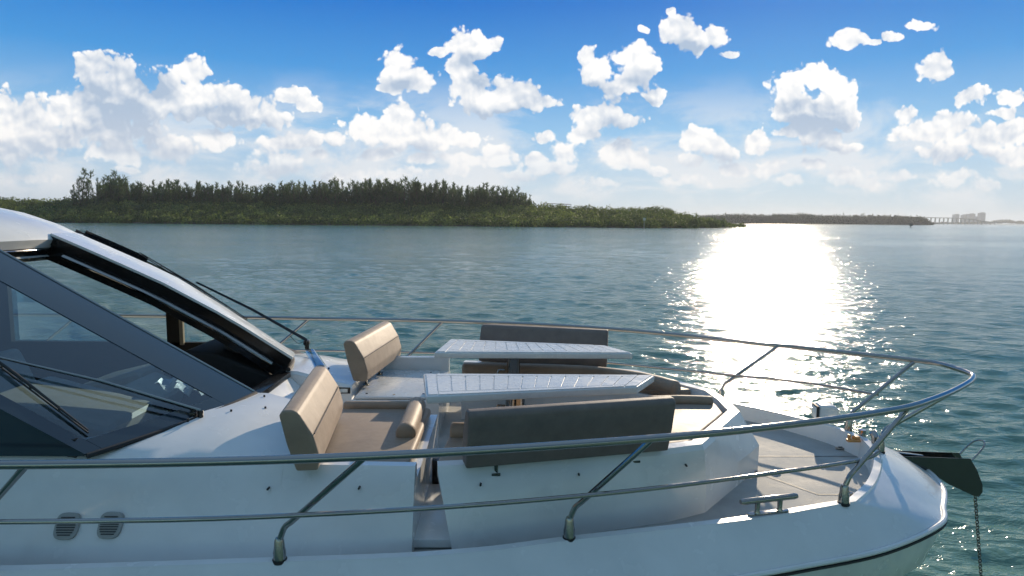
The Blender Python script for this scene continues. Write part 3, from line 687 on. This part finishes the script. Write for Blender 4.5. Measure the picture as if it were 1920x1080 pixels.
for (bx, by), top in posts:
    for sg in (1, -1):
        b = Vector((bx, sg*by, .13)); t = Vector((top[0], sg*top[1], top[2])); 
        knee = b + Vector((.02, 0, .16)); d = t - knee
        pth = [b + Vector((0, 0, .05)), b + Vector((.003, 0, .10)), knee + d*.02, knee + d*.10] ; pth = smooth_path(pth, 4) + [t]
        m = MB(); m.tube(pth, .0155, 12); st = m.build('stanchion', steel, rail)
        m = MB(); m.tube([b - Vector((0, 0, .01)), b + Vector((0, 0, .045)), b + Vector((0, 0, .06)), b + Vector((0, 0, .10)), b + Vector((0, 0, .115))], [.031, .031, .027, .024, .018], 16); m.build('socket', steel, st)
        m = MB(); m.tube([b - Vector((0, 0, .012)), b + Vector((0, 0, .004))], .036, 16); m.build('base_gasket', blackm, st)

# mooring cleats
def cleat(a, b, z):
    a = Vector((*a, z)); b = Vector((*b, z)); t = (b-a).normalized(); m = MB()
    h = Vector((0, 0, .085))
    m.tube([a+h, a+h+t*.02, b+h-t*.02, b+h], [.014, .019, .019, .014], 14)
    for k in (.3, .7):
        p = a.lerp(b, k); m.tube([p, p + Vector((0, 0, .02)), p+h*.9], [.022, .014, .016], 12)
    c = (a+b)/2; A = t; B = Vector((-t.y, t.x, 0)); L = (b-a).length
    m.prism([(-L*.33, -.022), (L*.33, -.022), (L*.37, 0), (L*.33, .022), (-L*.33, .022), (-L*.37, 0)], 0, .008, frame=(c, A, B, (0, 0, 1)), bev=.002, seg=2)
    return m.build('mooring_cleat', steel, yacht)
cleat((1.56, -1.285), (1.93, -1.20), .132); cleat((1.56, 1.285), (1.93, 1.20), .132)
for x, y in ((2.52, -.985), (2.60, -.84)):
    m = MB(); m.tube([(x-.03, y, .02), (x-.03, y, .05), (x+.03, y+.02, .05), (x+.03, y+.02, .02)], .012, 8); m.tube([(x, y, .0), (x, y, .055)], [.05, .03], 14); m.build('deck_fitting', table_m, yacht)

# searchlight on the foredeck
sx, sy = 2.98, .52
slr = empty('searchlight'); slr.parent = yacht
m = MB(); m.tube([(sx, sy, -.01), (sx, sy, .03)], [.06, .045], 18); m.tube([(sx, sy, .02), (sx, sy, .12)], .022, 12); m.tube([(sx+.03, sy, .02), (sx+.03, sy, .10)], .008, 8); m.build('stem', steel, slr)
m = MB(); rotm = Matrix.Rotation(R(-8), 3, 'Z')
secp = [(-.085, -.055), (.055, -.065), (.085, -.035), (.085, .05), (.05, .075), (-.075, .075)]
m.prism([(a, b) for a, b in secp], -.07, .07, frame=((sx+.005, sy, .20), rotm @ Vector((1, 0, 0)), (0, 0, 1), rotm @ Vector((0, 1, 0))), bev=.02, seg=3); hd = m.build('lamp_head', gel, slr, smooth=40)
m = MB(); m.box((sx-.085, sy+.005, .205), (.02, .135, .125), rotm, bev=.008, seg=2); m.build('lamp_bezel', blackm, hd)
m = MB(); m.box((sx-.096, sy+.005, .205), (.008, .11, .10), rotm, bev=.003, seg=2); m.build('lamp_lens', lensm, hd)

# windlass fitting and orange clip behind the bow roller
m = MB(); m.box((2.93, -.02, .14), (.10, .04, .02), bev=.005); m.box((2.90, -.01, .16), (.015, .03, .05), bev=.004); m.box((2.96, .0, .155), (.04, .05, .03), Matrix.Rotation(R(20), 3, 'Z'), bev=.006); m.build('roller_chock', bronze, yacht)
m = MB(); m.tube([(3.06, -.09, .10), (3.06, -.09, .19), (3.06, -.05, .215)], .028, 12); m.build('chock_post', steel, yacht); m = MB(); m.tube([(3.06, .09, .10), (3.06, .09, .19)], .028, 12); m.build('chock_post', steel, yacht)
# bow roller
rol = empty('bow_roller'); rol.parent = yacht
plate = [(3.05, .125), (3.30, .03), (3.84, .012), (3.90, -.08), (3.955, -.20), (3.96, -.26), (3.935, -.30), (3.90, -.295), (3.80, -.25), (3.68, -.195), (3.52, -.09), (3.30, -.03), (3.05, .05)]
for sg in (-1, 1):
    m = MB(); m.prism(plate, sg*.062-.003, sg*.062+.003, frame=((0, 0, 0), (1, 0, 0), (0, 0, 1), (0, 1, 0)), bev=.0015, seg=1); m.build('side_plate', steel_dk, rol)
m = MB(); m.prism([(3.05, .07), (3.35, -.01), (3.82, -.03), (3.82, -.04), (3.35, -.02), (3.05, .06)], -.058, .058, frame=((0, 0, 0), (1, 0, 0), (0, 0, 1), (0, 1, 0))); m.box((3.25, 0, .035), (.5, .05, .02), Matrix.Rotation(R(6), 3, 'Y'), bev=.004); m.build('channel', steel_dk, rol)
m = MB(); m.tube([(3.90, -.058, -.24), (3.90, 0, -.24), (3.90, .058, -.24)], [.035, .022, .035], 14); m.build('roller_wheel', blackm, rol)
m = MB(); hoop = [(3.85, -.065, .0), (3.90, -.065, .06), (3.95, -.05, .115), (3.975, 0, .135), (3.95, .05, .115), (3.90, .065, .06), (3.85, .065, .0)]
m.tube(smooth_path(hoop, 5), .0065, 8); m.build('chain_hoop', steel, rol)
# anchor chain: hangs from the roller into the water
m = MB()
def link(c, ax, side, L=.034, w=.012, r=.0038):
    pts = []
    for k in range(14):
        a = 2*math.pi*k/14; u = math.cos(a)*w; v = math.sin(a)*(L*.5) ; pts.append(c + side*u + ax*v)
    pts.append(pts[0]); m.tube(pts, r, 6, caps=False)
top = Vector((3.945, 0, -.27)); bot = Vector((4.28, .08, WZ-.25)); ax = (top-bot).normalized(); L = (top-bot).length
s1 = ax.cross(Vector((0, 1, 0))).normalized(); s2 = ax.cross(s1).normalized(); nl = int(L/.0245)
for k in range(nl): link(top - ax*(k+.5)*.0245, ax, s1 if k % 2 else s2)
ch = m.build('anchor_chain', chain_m); tag(ch, 'grey steel anchor chain hanging from the bow roller down into the water', 'chain')

# vents in the near coachroof side
for x, y in ((-2.125, -1.562), (-1.905, -1.552)):
    root = empty('vent'); root.parent = yacht
    nrm = Vector((0, -1, .55)).normalized(); upv = Vector((0, .55, 1)).normalized(); A = Vector((1, 0, 0))
    c = Vector((x, y, .205))
    shp = [(.062*math.copysign(abs(math.cos(a))**.6, math.cos(a)), .068*math.copysign(abs(math.sin(a))**.6, math.sin(a))) for a in np.linspace(0, 2*math.pi, 28, endpoint=False)]
    m = MB(); m.prism(shp, -.03, .014, frame=(c, A, upv, nrm), bev=.006, seg=2); m.build('vent_cover', vent_m, root)
    m = MB()
    for k in range(8):
        v = -.045 + k*.0125; w = .048*math.sqrt(max(.1, 1-(v/.062)**2)); m.box(c + upv*v + nrm*.0155, (2*w, .006, .005), Matrix((A, nrm, upv)).transposed())
    m.build('slats', dark_in, root)

# wipers
def wiper(base, elbow, blade_a, blade_b, sp, mt, label):
    root = empty('wiper'); root.parent = yacht
    base = Vector(base); e = Vector(elbow)
    m = MB(); m.box(base, (.05, .07, .04), bev=.01); m.tube([base - Vector((0, 0, .05)), base + Vector((0, 0, .03))], .02, 12); m.tube([base + Vector(sp) - Vector((0, 0, .05)), base + Vector(sp) + Vector((0, 0, .03))], .018, 12); m.build('pivot', black, root)
    m = MB(); up = Vector((0, 0, .03)); mid_ = base.lerp(e, .5) + Vector((0, 0, .02))
    m.tube([base+up, mid_+up*.5, e], [.011, .009, .007], 8); s_ = Vector(sp); m.tube([base+s_+up, mid_+s_*.9+up*.5, e+s_*.6], [.010, .008, .006], 8); m.build('arm', mt, root)
    m = MB(); a, b = Vector(blade_a), Vector(blade_b); m.tube([a, a.lerp(b, .5)+Vector((0, 0, .012)), b], [.004, .009, .004], 8); m.tube([a-Vector((0, 0, .015)), b-Vector((0, 0, .015))], .005, 6)
    for k in (.2, .4, .6, .8): m.tube([a.lerp(b, k)-Vector((0, 0, .015)), a.lerp(b, k)+Vector((0, 0, .014))], .005, 6)
    m.build('blade', blackm, root)
    m = MB(); m.tube(smooth_path([base + Vector((-.02, 0, .02)), base + Vector((-.08, -.02, .0)), base.lerp(e, .16) + Vector((0, 0, -.015))], 6), .003, 6); m.build('washer_hose', blackm, root)
    return root
wiper((-1.775, -.87, .60), ws(-1.27, .90, .05), ws(-1.36, .14, .03), ws(-1.20, 1.25, .03), (.05, -.02, .0), steel, '')
wiper((-1.66, 1.10, .67), ws(1.12, 1.02, .17), ws(1.15, .45, .10), ws(1.12, 1.60, .15), (.02, -.06, 0), black, '')

# ------------------------------------------------------------------ shore, trees and far things
def ground(name, outline, z, matl):
    m = MB(); n = len(outline); top = [Vector((x, y, z)) for x, y in outline]; bot = [Vector((x, y, WZ-.6)) for x, y in outline]
    c = sum(top, Vector())/n
    m.add(top, [tuple(range(n))]); m.loft([bot, top], closed=True)
    o = m.build(name, matl, smooth=0); return tag(o, kind='structure')
def f_sand(t, b):
    p = t.node('ShaderNodeNewGeometry').outputs['Position']
    t.l.new(t.ramp(t.noise(p, .25, 5, .6), [(0.35, (.05, .042, .03)), (0.65, (.16, .13, .095))]), b.inputs['Base Color'])
sand = mat('shore_mud', (.1, .09, .06), .9, fn=f_sand)
def leafmat(name, c1, c2, sc, trans=.35):
    m = bpy.data.materials.new(name); m.use_nodes = True; t = NT(m.node_tree); b = t.n['Principled BSDF']
    b.inputs['Roughness'].default_value = .6; b.inputs['Specular IOR Level'].default_value = .2
    p = t.node('ShaderNodeNewGeometry').outputs['Position']
    att = t.node('ShaderNodeAttribute'); att.attribute_name = 'tone'
    c = t.mix(t.m('ADD', t.m('MULTIPLY', att.outputs['Fac'], .75), t.m('MULTIPLY', t.noise(p, sc, 3, .5), .4), clamp=True), (*c1, 1), (*c2, 1))
    t.l.new(c, b.inputs['Base Color'])
    tl = t.node('ShaderNodeBsdfTranslucent'); t.l.new(c, tl.inputs[0])
    mx = t.node('ShaderNodeMixShader'); mx.inputs[0].default_value = trans
    o = t.n['Material Output']; t.l.new(b.outputs[0], mx.inputs[1]); t.l.new(tl.outputs[0], mx.inputs[2]); t.l.new(mx.outputs[0], o.inputs[0]); return m
mangrove_m = leafmat('mangrove_leaves', (.018, .045, .013), (.29, .35, .085), .08, .5)
far_m = leafmat('far_mangrove_leaves', (.03, .045, .02), (.07, .085, .03), .02, .3)
pine_m = leafmat('pine_needles', (.04, .075, .03), (.13, .19, .07), .2, .45)
bark = mat('bark', (.09, .07, .05), .9, fn=lambda t, b: bump(t, b, t.noise(obj_co(t), 8, 3, .5), .4, .05))

def leaf_cloud(name, clumps, matl, per, size):
    """clumps: (x, y, zc, rx, rz, tone) arrays; leaf tufts on their upper shells."""
    V, T = [], []
    for (x, y, z, rx, rz, tone) in clumps:
        n = per
        d = rng.normal(size=(n, 3)); d[:, 2] = np.abs(d[:, 2])*1.0 - .25; d /= np.linalg.norm(d, axis=1)[:, None]
        rad = 1 - .35*rng.random(n)**2
        c = np.array([x, y, z]) + d*rad[:, None]*np.array([rx, rx, rz])*(1+.12*rng.normal(size=(n, 1)))
        s = size*(.5+rng.random((n, 1)))
        a = rng.normal(size=(n, 3)); a /= np.linalg.norm(a, axis=1)[:, None]; b = np.cross(a, d + .6*rng.normal(size=(n, 3))); b /= np.linalg.norm(b, axis=1)[:, None]+1e-9
        V.append(np.stack([c-a*s-b*s*.5, c+a*s-b*s*.6, c+a*s*.8+b*s*.6, c-a*s*.7+b*s*.5], 1).reshape(-1, 3))
        T.append(np.repeat(np.clip(tone + .16*rng.normal(size=n), 0, 1), 4))
    V = np.concatenate(V); T = np.concatenate(T); nq = len(V)//4
    me = bpy.data.meshes.new(name); me.vertices.add(len(V)); me.vertices.foreach_set('co', V.ravel())
    me.loops.add(nq*4); me.loops.foreach_set('vertex_index', np.arange(nq*4, dtype=np.int32)); me.polygons.add(nq)
    me.polygons.foreach_set('loop_start', (np.arange(nq)*4).astype(np.int32)); me.update(calc_edges=True)
    at = me.attributes.new('tone', 'FLOAT', 'POINT'); at.data.foreach_set('value', T.astype(np.float32))
    me.materials.append(matl); return me

SHORE = [(-260, 395), (0, 384), (150, 366), (300, 345), (450, 330), (600, 320), (800, 314), (1000, 311), (1200, 313), (1290, 330), (1340, 362), (1390, 430), (1400, 450)]
def shore_d(px): return interp(SHORE, px)
TOPY = [(-260, 378), (0, 376), (60, 380), (120, 376), (200, 374), (500, 376), (1000, 378), (1060, 386), (1120, 389), (1180, 388), (1240, 388), (1275, 400), (1290, 401), (1310, 400), (1330, 408), (1345, 410), (1360, 417), (1395, 421)]
def hor(px): return 411 + .0095*(px-960)
out = [at_dist(px, shore_d(px)) for px, _ in SHORE]
back = [at_dist(px, shore_d(px)+(95 if px < 1280 else 20)) for px, _ in reversed(SHORE)]
ground('island', out+back, WZ+.55, sand)
cl = []
px = -250
while px < 1388:
    D0 = shore_d(px)
    for row in range(9):
        f = row/8
        if px > 1290 and row > 3: continue
        if rng.random() < .12: continue
        d = D0 + 2.0 + f*62 + rng.normal()*2.2
        x, y = at_dist(px + rng.normal()*5, d)
        ztop_back = CAMP.z + (hor(px)-interp(TOPY, px))/FPX*(D0+55)
        fr = min(1, f*(1 if px < 1290 else 2.2))
        zt = (WZ+3.3)*(1-fr) + ztop_back*fr; zt = min(zt, ztop_back)
        zt += rng.normal()*.55
        rx = 2.3+2.2*rng.random()+fr*1.0; 
        if px > 1290: rx *= .7
        rz = max(1.2, min(zt-WZ, 2.6+1.6*rng.random()))
        cl.append((x, y, zt-rz, rx, rz, float(np.clip(.02+.85*rng.random()**2.2 - .25*(rng.random() < .3), 0, 1))*(1.0 if px < 1100 else .55)))
        if rz < zt-WZ-1: cl.append((x, y, zt-rz*1.9, rx*1.1, rz, .15))
    px += 6.2
me = leaf_cloud('mangrove_thicket', cl, mangrove_m, 150, .34)
o = bpy.data.objects.new('mangrove_thicket', me); COL.objects.link(o)
tag(o, 'dense green mangrove thicket along the island shore', 'mangroves', kind='stuff')

# casuarina pines: a few shapes, copied as things with trunk and crown
def pine_meshes(seed, slim=1.0):
    g = np.random.default_rng(seed); H = 1.0
    lean = g.normal()*.07; nlead = 3 if seed % 2 else 2
    tr = MB(); pts = [Vector((lean*z*z + .01*math.sin(z*7+seed), 0.008*math.sin(z*9), z)) for z in np.linspace(0, .97, 8)]
    tr.tube(pts, [.014*(1-.8*z) for z in np.linspace(0, 1, 8)], 6)
    V, T = [], []
    leads = [(0.0, 0.0, 1.0)] + [(g.normal()*.09, g.normal()*.09, .72+.22*g.random()) for _ in range(nlead)]
    for (lx, ly, hh) in leads:
        if hh < 1: tr.tube([Vector((0, 0, .12)), Vector((lx*.6, ly*.6, hh*.5)), Vector((lx, ly, hh*.95))], [.008, .005, .002], 5)
        nb = int(34*hh)
        for b in range(nb):
            z = .12 + (hh-.14)*(b/nb)**.95; a = g.random()*6.283; L = slim*(.15*(1-z/hh)**.8+.02)*(.35+.95*g.random())
            f_ = z/hh; base = np.array([lean*z*z+lx*f_, ly*f_, z]); dirv = np.array([math.cos(a), math.sin(a), .55+.8*g.random()]); dirv /= np.linalg.norm(dirv)
            if b % 3 == 0:
                e = base + dirv*L*.8; tr.tube([Vector(base), Vector(e)], [.0035, .0015], 4)
            for k in range(9):
                s_ = L*(.15+.85*k/9)*(1+.1*g.normal()); c = base + dirv*s_ + g.normal(size=3)*.009
                d2 = dirv*.6 + np.array([0, 0, .6]) + g.normal(size=3)*.3; d2 /= np.linalg.norm(d2); w = np.cross(d2, g.normal(size=3)); w /= np.linalg.norm(w)
                ln, wd = .026*(.6+.8*g.random()), .0058*(.6+.8*g.random())
                V.append([c - w*wd, c + w*wd, c + d2*ln*2 + w*wd*.2, c + d2*ln*2 - w*wd*.2]); T += [float(np.clip(.35+.3*g.normal(), 0, 1))]*4
    V = np.array(V).reshape(-1, 3); nq = len(V)//4
    me = bpy.data.meshes.new('crown'); me.vertices.add(len(V)); me.vertices.foreach_set('co', V.ravel())
    me.loops.add(nq*4); me.loops.foreach_set('vertex_index', np.arange(nq*4, dtype=np.int32)); me.polygons.add(nq)
    me.polygons.foreach_set('loop_start', (np.arange(nq)*4).astype(np.int32)); me.update(calc_edges=True)
    at = me.attributes.new('tone', 'FLOAT', 'POINT'); at.data.foreach_set('value', np.array(T, dtype=np.float32)); me.materials.append(pine_m)
    tm = bpy.data.meshes.new('trunk'); tm.from_pydata(tr.v, [], tr.f); tm.materials.append(bark)
    return me, tm
PV = [pine_meshes(s, sl) for s, sl in ((1, 1.0), (2, .85), (3, 1.15), (4, .95), (5, 1.3), (6, .8), (7, 1.05))]
def pine(x, y, z, h, k, rz, label, group=None, w=1.0):
    r = empty('casuarina_pine', (x, y, z)); r.rotation_euler.z = rz; r.scale = (h*w, h*w, h)
    tag(r, label, 'pine tree', group)
    for nm, me in zip(('crown', 'trunk'), PV[k]):
        c = bpy.data.objects.new(nm, me); COL.objects.link(c); c.parent = r
PTOP = [(140, 368), (185, 356), (192, 348), (212, 336), (232, 345), (262, 352), (300, 350), (335, 343), (360, 352), (378, 343), (400, 352), (470, 350), (520, 348), (545, 342), (575, 345), (600, 338), (625, 337), (650, 345), (680, 340), (720, 335), (780, 338), (800, 343), (830, 337), (850, 345), (900, 347), (950, 350), (985, 356), (1003, 366)]
g = np.random.default_rng(5)
for row, (dd, n) in enumerate(((58, 100), (70, 90), (82, 80))):
    for i in range(n):
        px = 188 + (1000-188)*(i+.5*g.random()+ (0, .25, .6)[row])/n
        D = shore_d(px)+dd+g.normal()*2; x, y = at_dist(px, D)
        ty = interp(PTOP, px) + abs(g.normal())*6.5 + (0, 3, 7)[row]
        if g.random() < .25: ty -= 5
        ztop = CAMP.z + (hor(px)-ty)/FPX*D; zb = WZ+1.0
        pine(x, y, zb, ztop-zb, int(g.integers(0, 7)), float(g.random()*6.28), 'feathery dark casuarina standing in the dense row above the mangroves', 'casuarinas in the long row on the island', 1.1+.45*g.random())
for px, ty, k, w, lab in ((157, 331, 4, 1.15, 'tallest of the lone casuarinas left of the row, loose open crown'), (141, 357, 2, 1.0, 'short casuarina left of the tallest lone one'), (186, 345, 5, .7, 'thin sparse casuarina between the lone pair and the dense row')):
    D = shore_d(px)+40; x, y = at_dist(px, D); ztop = CAMP.z + (hor(px)-ty)/FPX*D
    pine(x, y, WZ+1, ztop-WZ-1, k, 1.1*k, lab, None, w)

# low open shelter roof behind the mangroves
def metal_grey(n, c): return mat(n, c, .7, fn=lambda t, b: bump(t, b, t.noise(obj_co(t), 3, 3, .5), .3, .05))
conc = metal_grey('weathered_concrete', (.30, .30, .29))
x0, y0 = at_dist(1018, 385); x1, y1 = at_dist(1070, 385)
sh = empty('jetty_shelter', (x0, y0, WZ)); tag(sh, 'thin flat roofed open shelter poking above the mangroves right of the pines', 'shelter')
def beam(m, a, b, w, h):
    a, b = Vector(a), Vector(b); t = (b-a).normalized(); s_ = t.cross(Vector((0, 0, 1))).normalized(); u = s_.cross(t)
    c = [(a if e == 0 else b) + s_*w*i + u*h*j for e in (0, 1) for i, j in ((-.5, -.5), (.5, -.5), (.5, .5), (-.5, .5))]
    m.add(c, [(0, 1, 2, 3), (4, 5, 6, 7), (0, 1, 5, 4), (1, 2, 6, 5), (2, 3, 7, 6), (3, 0, 4, 7)])
zr = CAMP.z + (hor(1045)-382)/FPX*385
m = MB(); beam(m, (x0, y0, zr), (x1, y1, zr-.5), 4, .3); beam(m, (x0+2, y0, zr-1.2), (x1, y1, zr-1.7), .3, .3); m.build('flat_roof', conc, sh)
for k in range(7):
    m = MB(); f = k/6; x, y = x0+(x1-x0)*f, y0+(y1-y0)*f; beam(m, (x, y, WZ+.5), (x+.01, y, zr-.5*f), .3, .3); m.build('post', conc, sh)

# far wooded spit
SPIT = [(1320, 1150), (1400, 1250), (1500, 1350), (1600, 1420), (1700, 1480), (1742, 1500)]
STOP = [(1320, 404), (1380, 402), (1420, 404), (1500, 402), (1560, 405), (1620, 405), (1680, 406), (1700, 407), (1728, 408), (1742, 417)]
def spit_d(px): return interp(SPIT, px)
out = [at_dist(px, spit_d(px)) for px, _ in SPIT]; back = [at_dist(px, spit_d(px)+160) for px, _ in reversed(SPIT)]
ground('far_spit', out+back, WZ+.8, sand)
cl = []
px = 1318
while px < 1742:
    for row in range(3):
        D = spit_d(px)+6+row*18; x, y = at_dist(px+rng.normal()*1.5, D)
        zt = CAMP.z + (hor(px)-interp(STOP, px))/FPX*D + rng.normal()*1.0 - (2-row)*2.0
        h = max(zt-WZ, 2.5)
        cl.append((x, y, WZ+h*.45, 6+3*rng.random(), h*.55, .2+.3*rng.random())); cl.append((x, y, WZ+h*.1, 7, h*.5, .15))
    px += 3.0
me = leaf_cloud('distant_mangroves', cl, far_m, 70, 1.15)
o = bpy.data.objects.new('distant_mangroves', me); COL.objects.link(o); tag(o, 'low dark mangrove wood on the distant spit under the sun glare', 'mangroves', kind='stuff')

# causeway bridge
br = empty('causeway_bridge', (*at_dist(1780, 3000), WZ)); tag(br, 'long humped causeway bridge on piers beyond the far spit', 'bridge')
BP = [(1725, 409.5), (1750, 410), (1775, 410.5), (1795, 411), (1815, 412), (1835, 414.5), (1855, 417), (1880, 418)]
pts = []
for px_ in range(1725, 1884, 4):
    D = 3000 + (px_-1725)*3; x, y = at_dist(px_, D); pts.append(Vector((x, y, CAMP.z + (hor(px_)-interp(BP, px_))/FPX*D)))
m = MB()
for a, b in zip(pts, pts[1:]): beam(m, a, b, 12, 2.6)
m.build('bridge_deck', conc, br)
for i in range(1, len(pts)-4, 2):
    m = MB(); p = pts[i]; beam(m, (p.x, p.y, WZ-1), (p.x+.1, p.y, p.z-1.2), 5, 2.4); m.build('pier', conc, br)
# far city towers
tow = metal_grey('tower_cladding', (.34, .35, .37)); winm = metal_grey('tower_windows', (.10, .12, .14))
TW = [(1791, 7, 404.5, 'squat tower block at the left end of the distant skyline'), (1806, 6, 405.5, 'low tower block right of the leftmost one on the distant skyline'), (1819, 10, 404, 'broad tower block in the middle of the distant skyline'), (1829, 6, 408.5, 'lowest block of the distant skyline, between the broad and the tall tower'), (1839, 8, 402.5, 'tallest tower at the right end of the distant skyline')]
for px_, w, ty, lab in TW:
    D = 5200; x, y = at_dist(px_, D); h = CAMP.z + (hor(px_)-ty)/FPX*D - WZ; W_ = w/FPX*D
    r = empty('tower_block', (x, y, WZ)); tag(r, lab, 'tower block', 'tower blocks on the far shore')
    m = MB(); m.box((x, y, WZ+h*.48), (W_, 26, h*.96)); m.box((x+W_*.1, y, WZ+h*.98), (W_*.5, 14, h*.06)); m.build('tower', tow, r)
    m = MB()
    for k in range(int(h/4.2)): m.box((x, y-13.1, WZ+4+k*4.0), (W_*.9, .4, 1.6))
    m.build('window_bands', winm, r)
# low far shore right of the bridge
SH2 = [(1738, 2900), (1800, 4200), (1860, 4700), (1960, 4800), (2100, 4700)]
out = [at_dist(px, d) for px, d in SH2]; back = [at_dist(px, d+500) for px, d in reversed(SH2)]
ground('far_shore', out+back, WZ+1.0, sand)
cl = []
for px in np.arange(1740, 2090, 3.2):
    D = interp(SH2, px)+20; x, y = at_dist(px, D); ty = interp([(1738, 418), (1800, 417.5), (1850, 416.5), (1870, 414), (1885, 413), (1900, 415), (1920, 416), (2100, 415)], px)
    h = max(CAMP.z + (hor(px)-ty)/FPX*D - WZ, 3) + rng.normal(); cl.append((x, y, WZ+h*.4, 16, h*.6, .3))
me = leaf_cloud('distant_trees', cl, far_m, 60, 3.0); o = bpy.data.objects.new('distant_trees', me); COL.objects.link(o); tag(o, 'faint low line of trees on the farthest shore', 'trees', kind='stuff')

# channel markers
mk_m = metal_grey('marker_pile', (.28, .26, .22)); mk_b = metal_grey('marker_board', (.5, .5, .46)); mk_k = metal_grey('marker_board_dark', (.12, .12, .11))
def marker(px, D, ty, lab, bm_):
    x, y = at_dist(px, D); zt = CAMP.z + (hor(px)-ty)/FPX*D; s_ = D/300
    r = empty('channel_marker', (x, y, WZ)); tag(r, lab, 'channel marker')
    m = MB(); m.tube([(x, y, WZ-1), (x, y, zt)], [.22*s_, .18*s_], 10); m.build('pile', mk_m, r)
    m = MB(); m.box((x, y-.25*s_, zt-.5*s_), (1.3*s_, .08*s_, 1.2*s_)); m.build('board', bm_, r)
marker(1208, 285, 409, 'pale channel marker post in front of the dark mangroves', mk_b)
marker(1708, 640, 418.5, 'small dark channel marker standing in open water near the spit end', mk_k)

# ------------------------------------------------------------------ haze
HAZE = 0.00013
if HAZE:
    m = MB(); m.box((0, 0, (WZ-2+85)/2), (13000, 13000, 85-(WZ-2)))
    hm = bpy.data.materials.new('haze'); hm.use_nodes = True; t = NT(hm.node_tree); t.n.clear()
    pv = t.node('ShaderNodeVolumePrincipled'); pv.inputs['Density'].default_value = HAZE; pv.inputs['Color'].default_value = (.86, .90, .95, 1); pv.inputs['Anisotropy'].default_value = .3
    oo = t.node('ShaderNodeOutputMaterial'); t.l.new(pv.outputs[0], oo.inputs['Volume'])
    hz = m.build('haze', hm, smooth=0); tag(hz, kind='stuff')
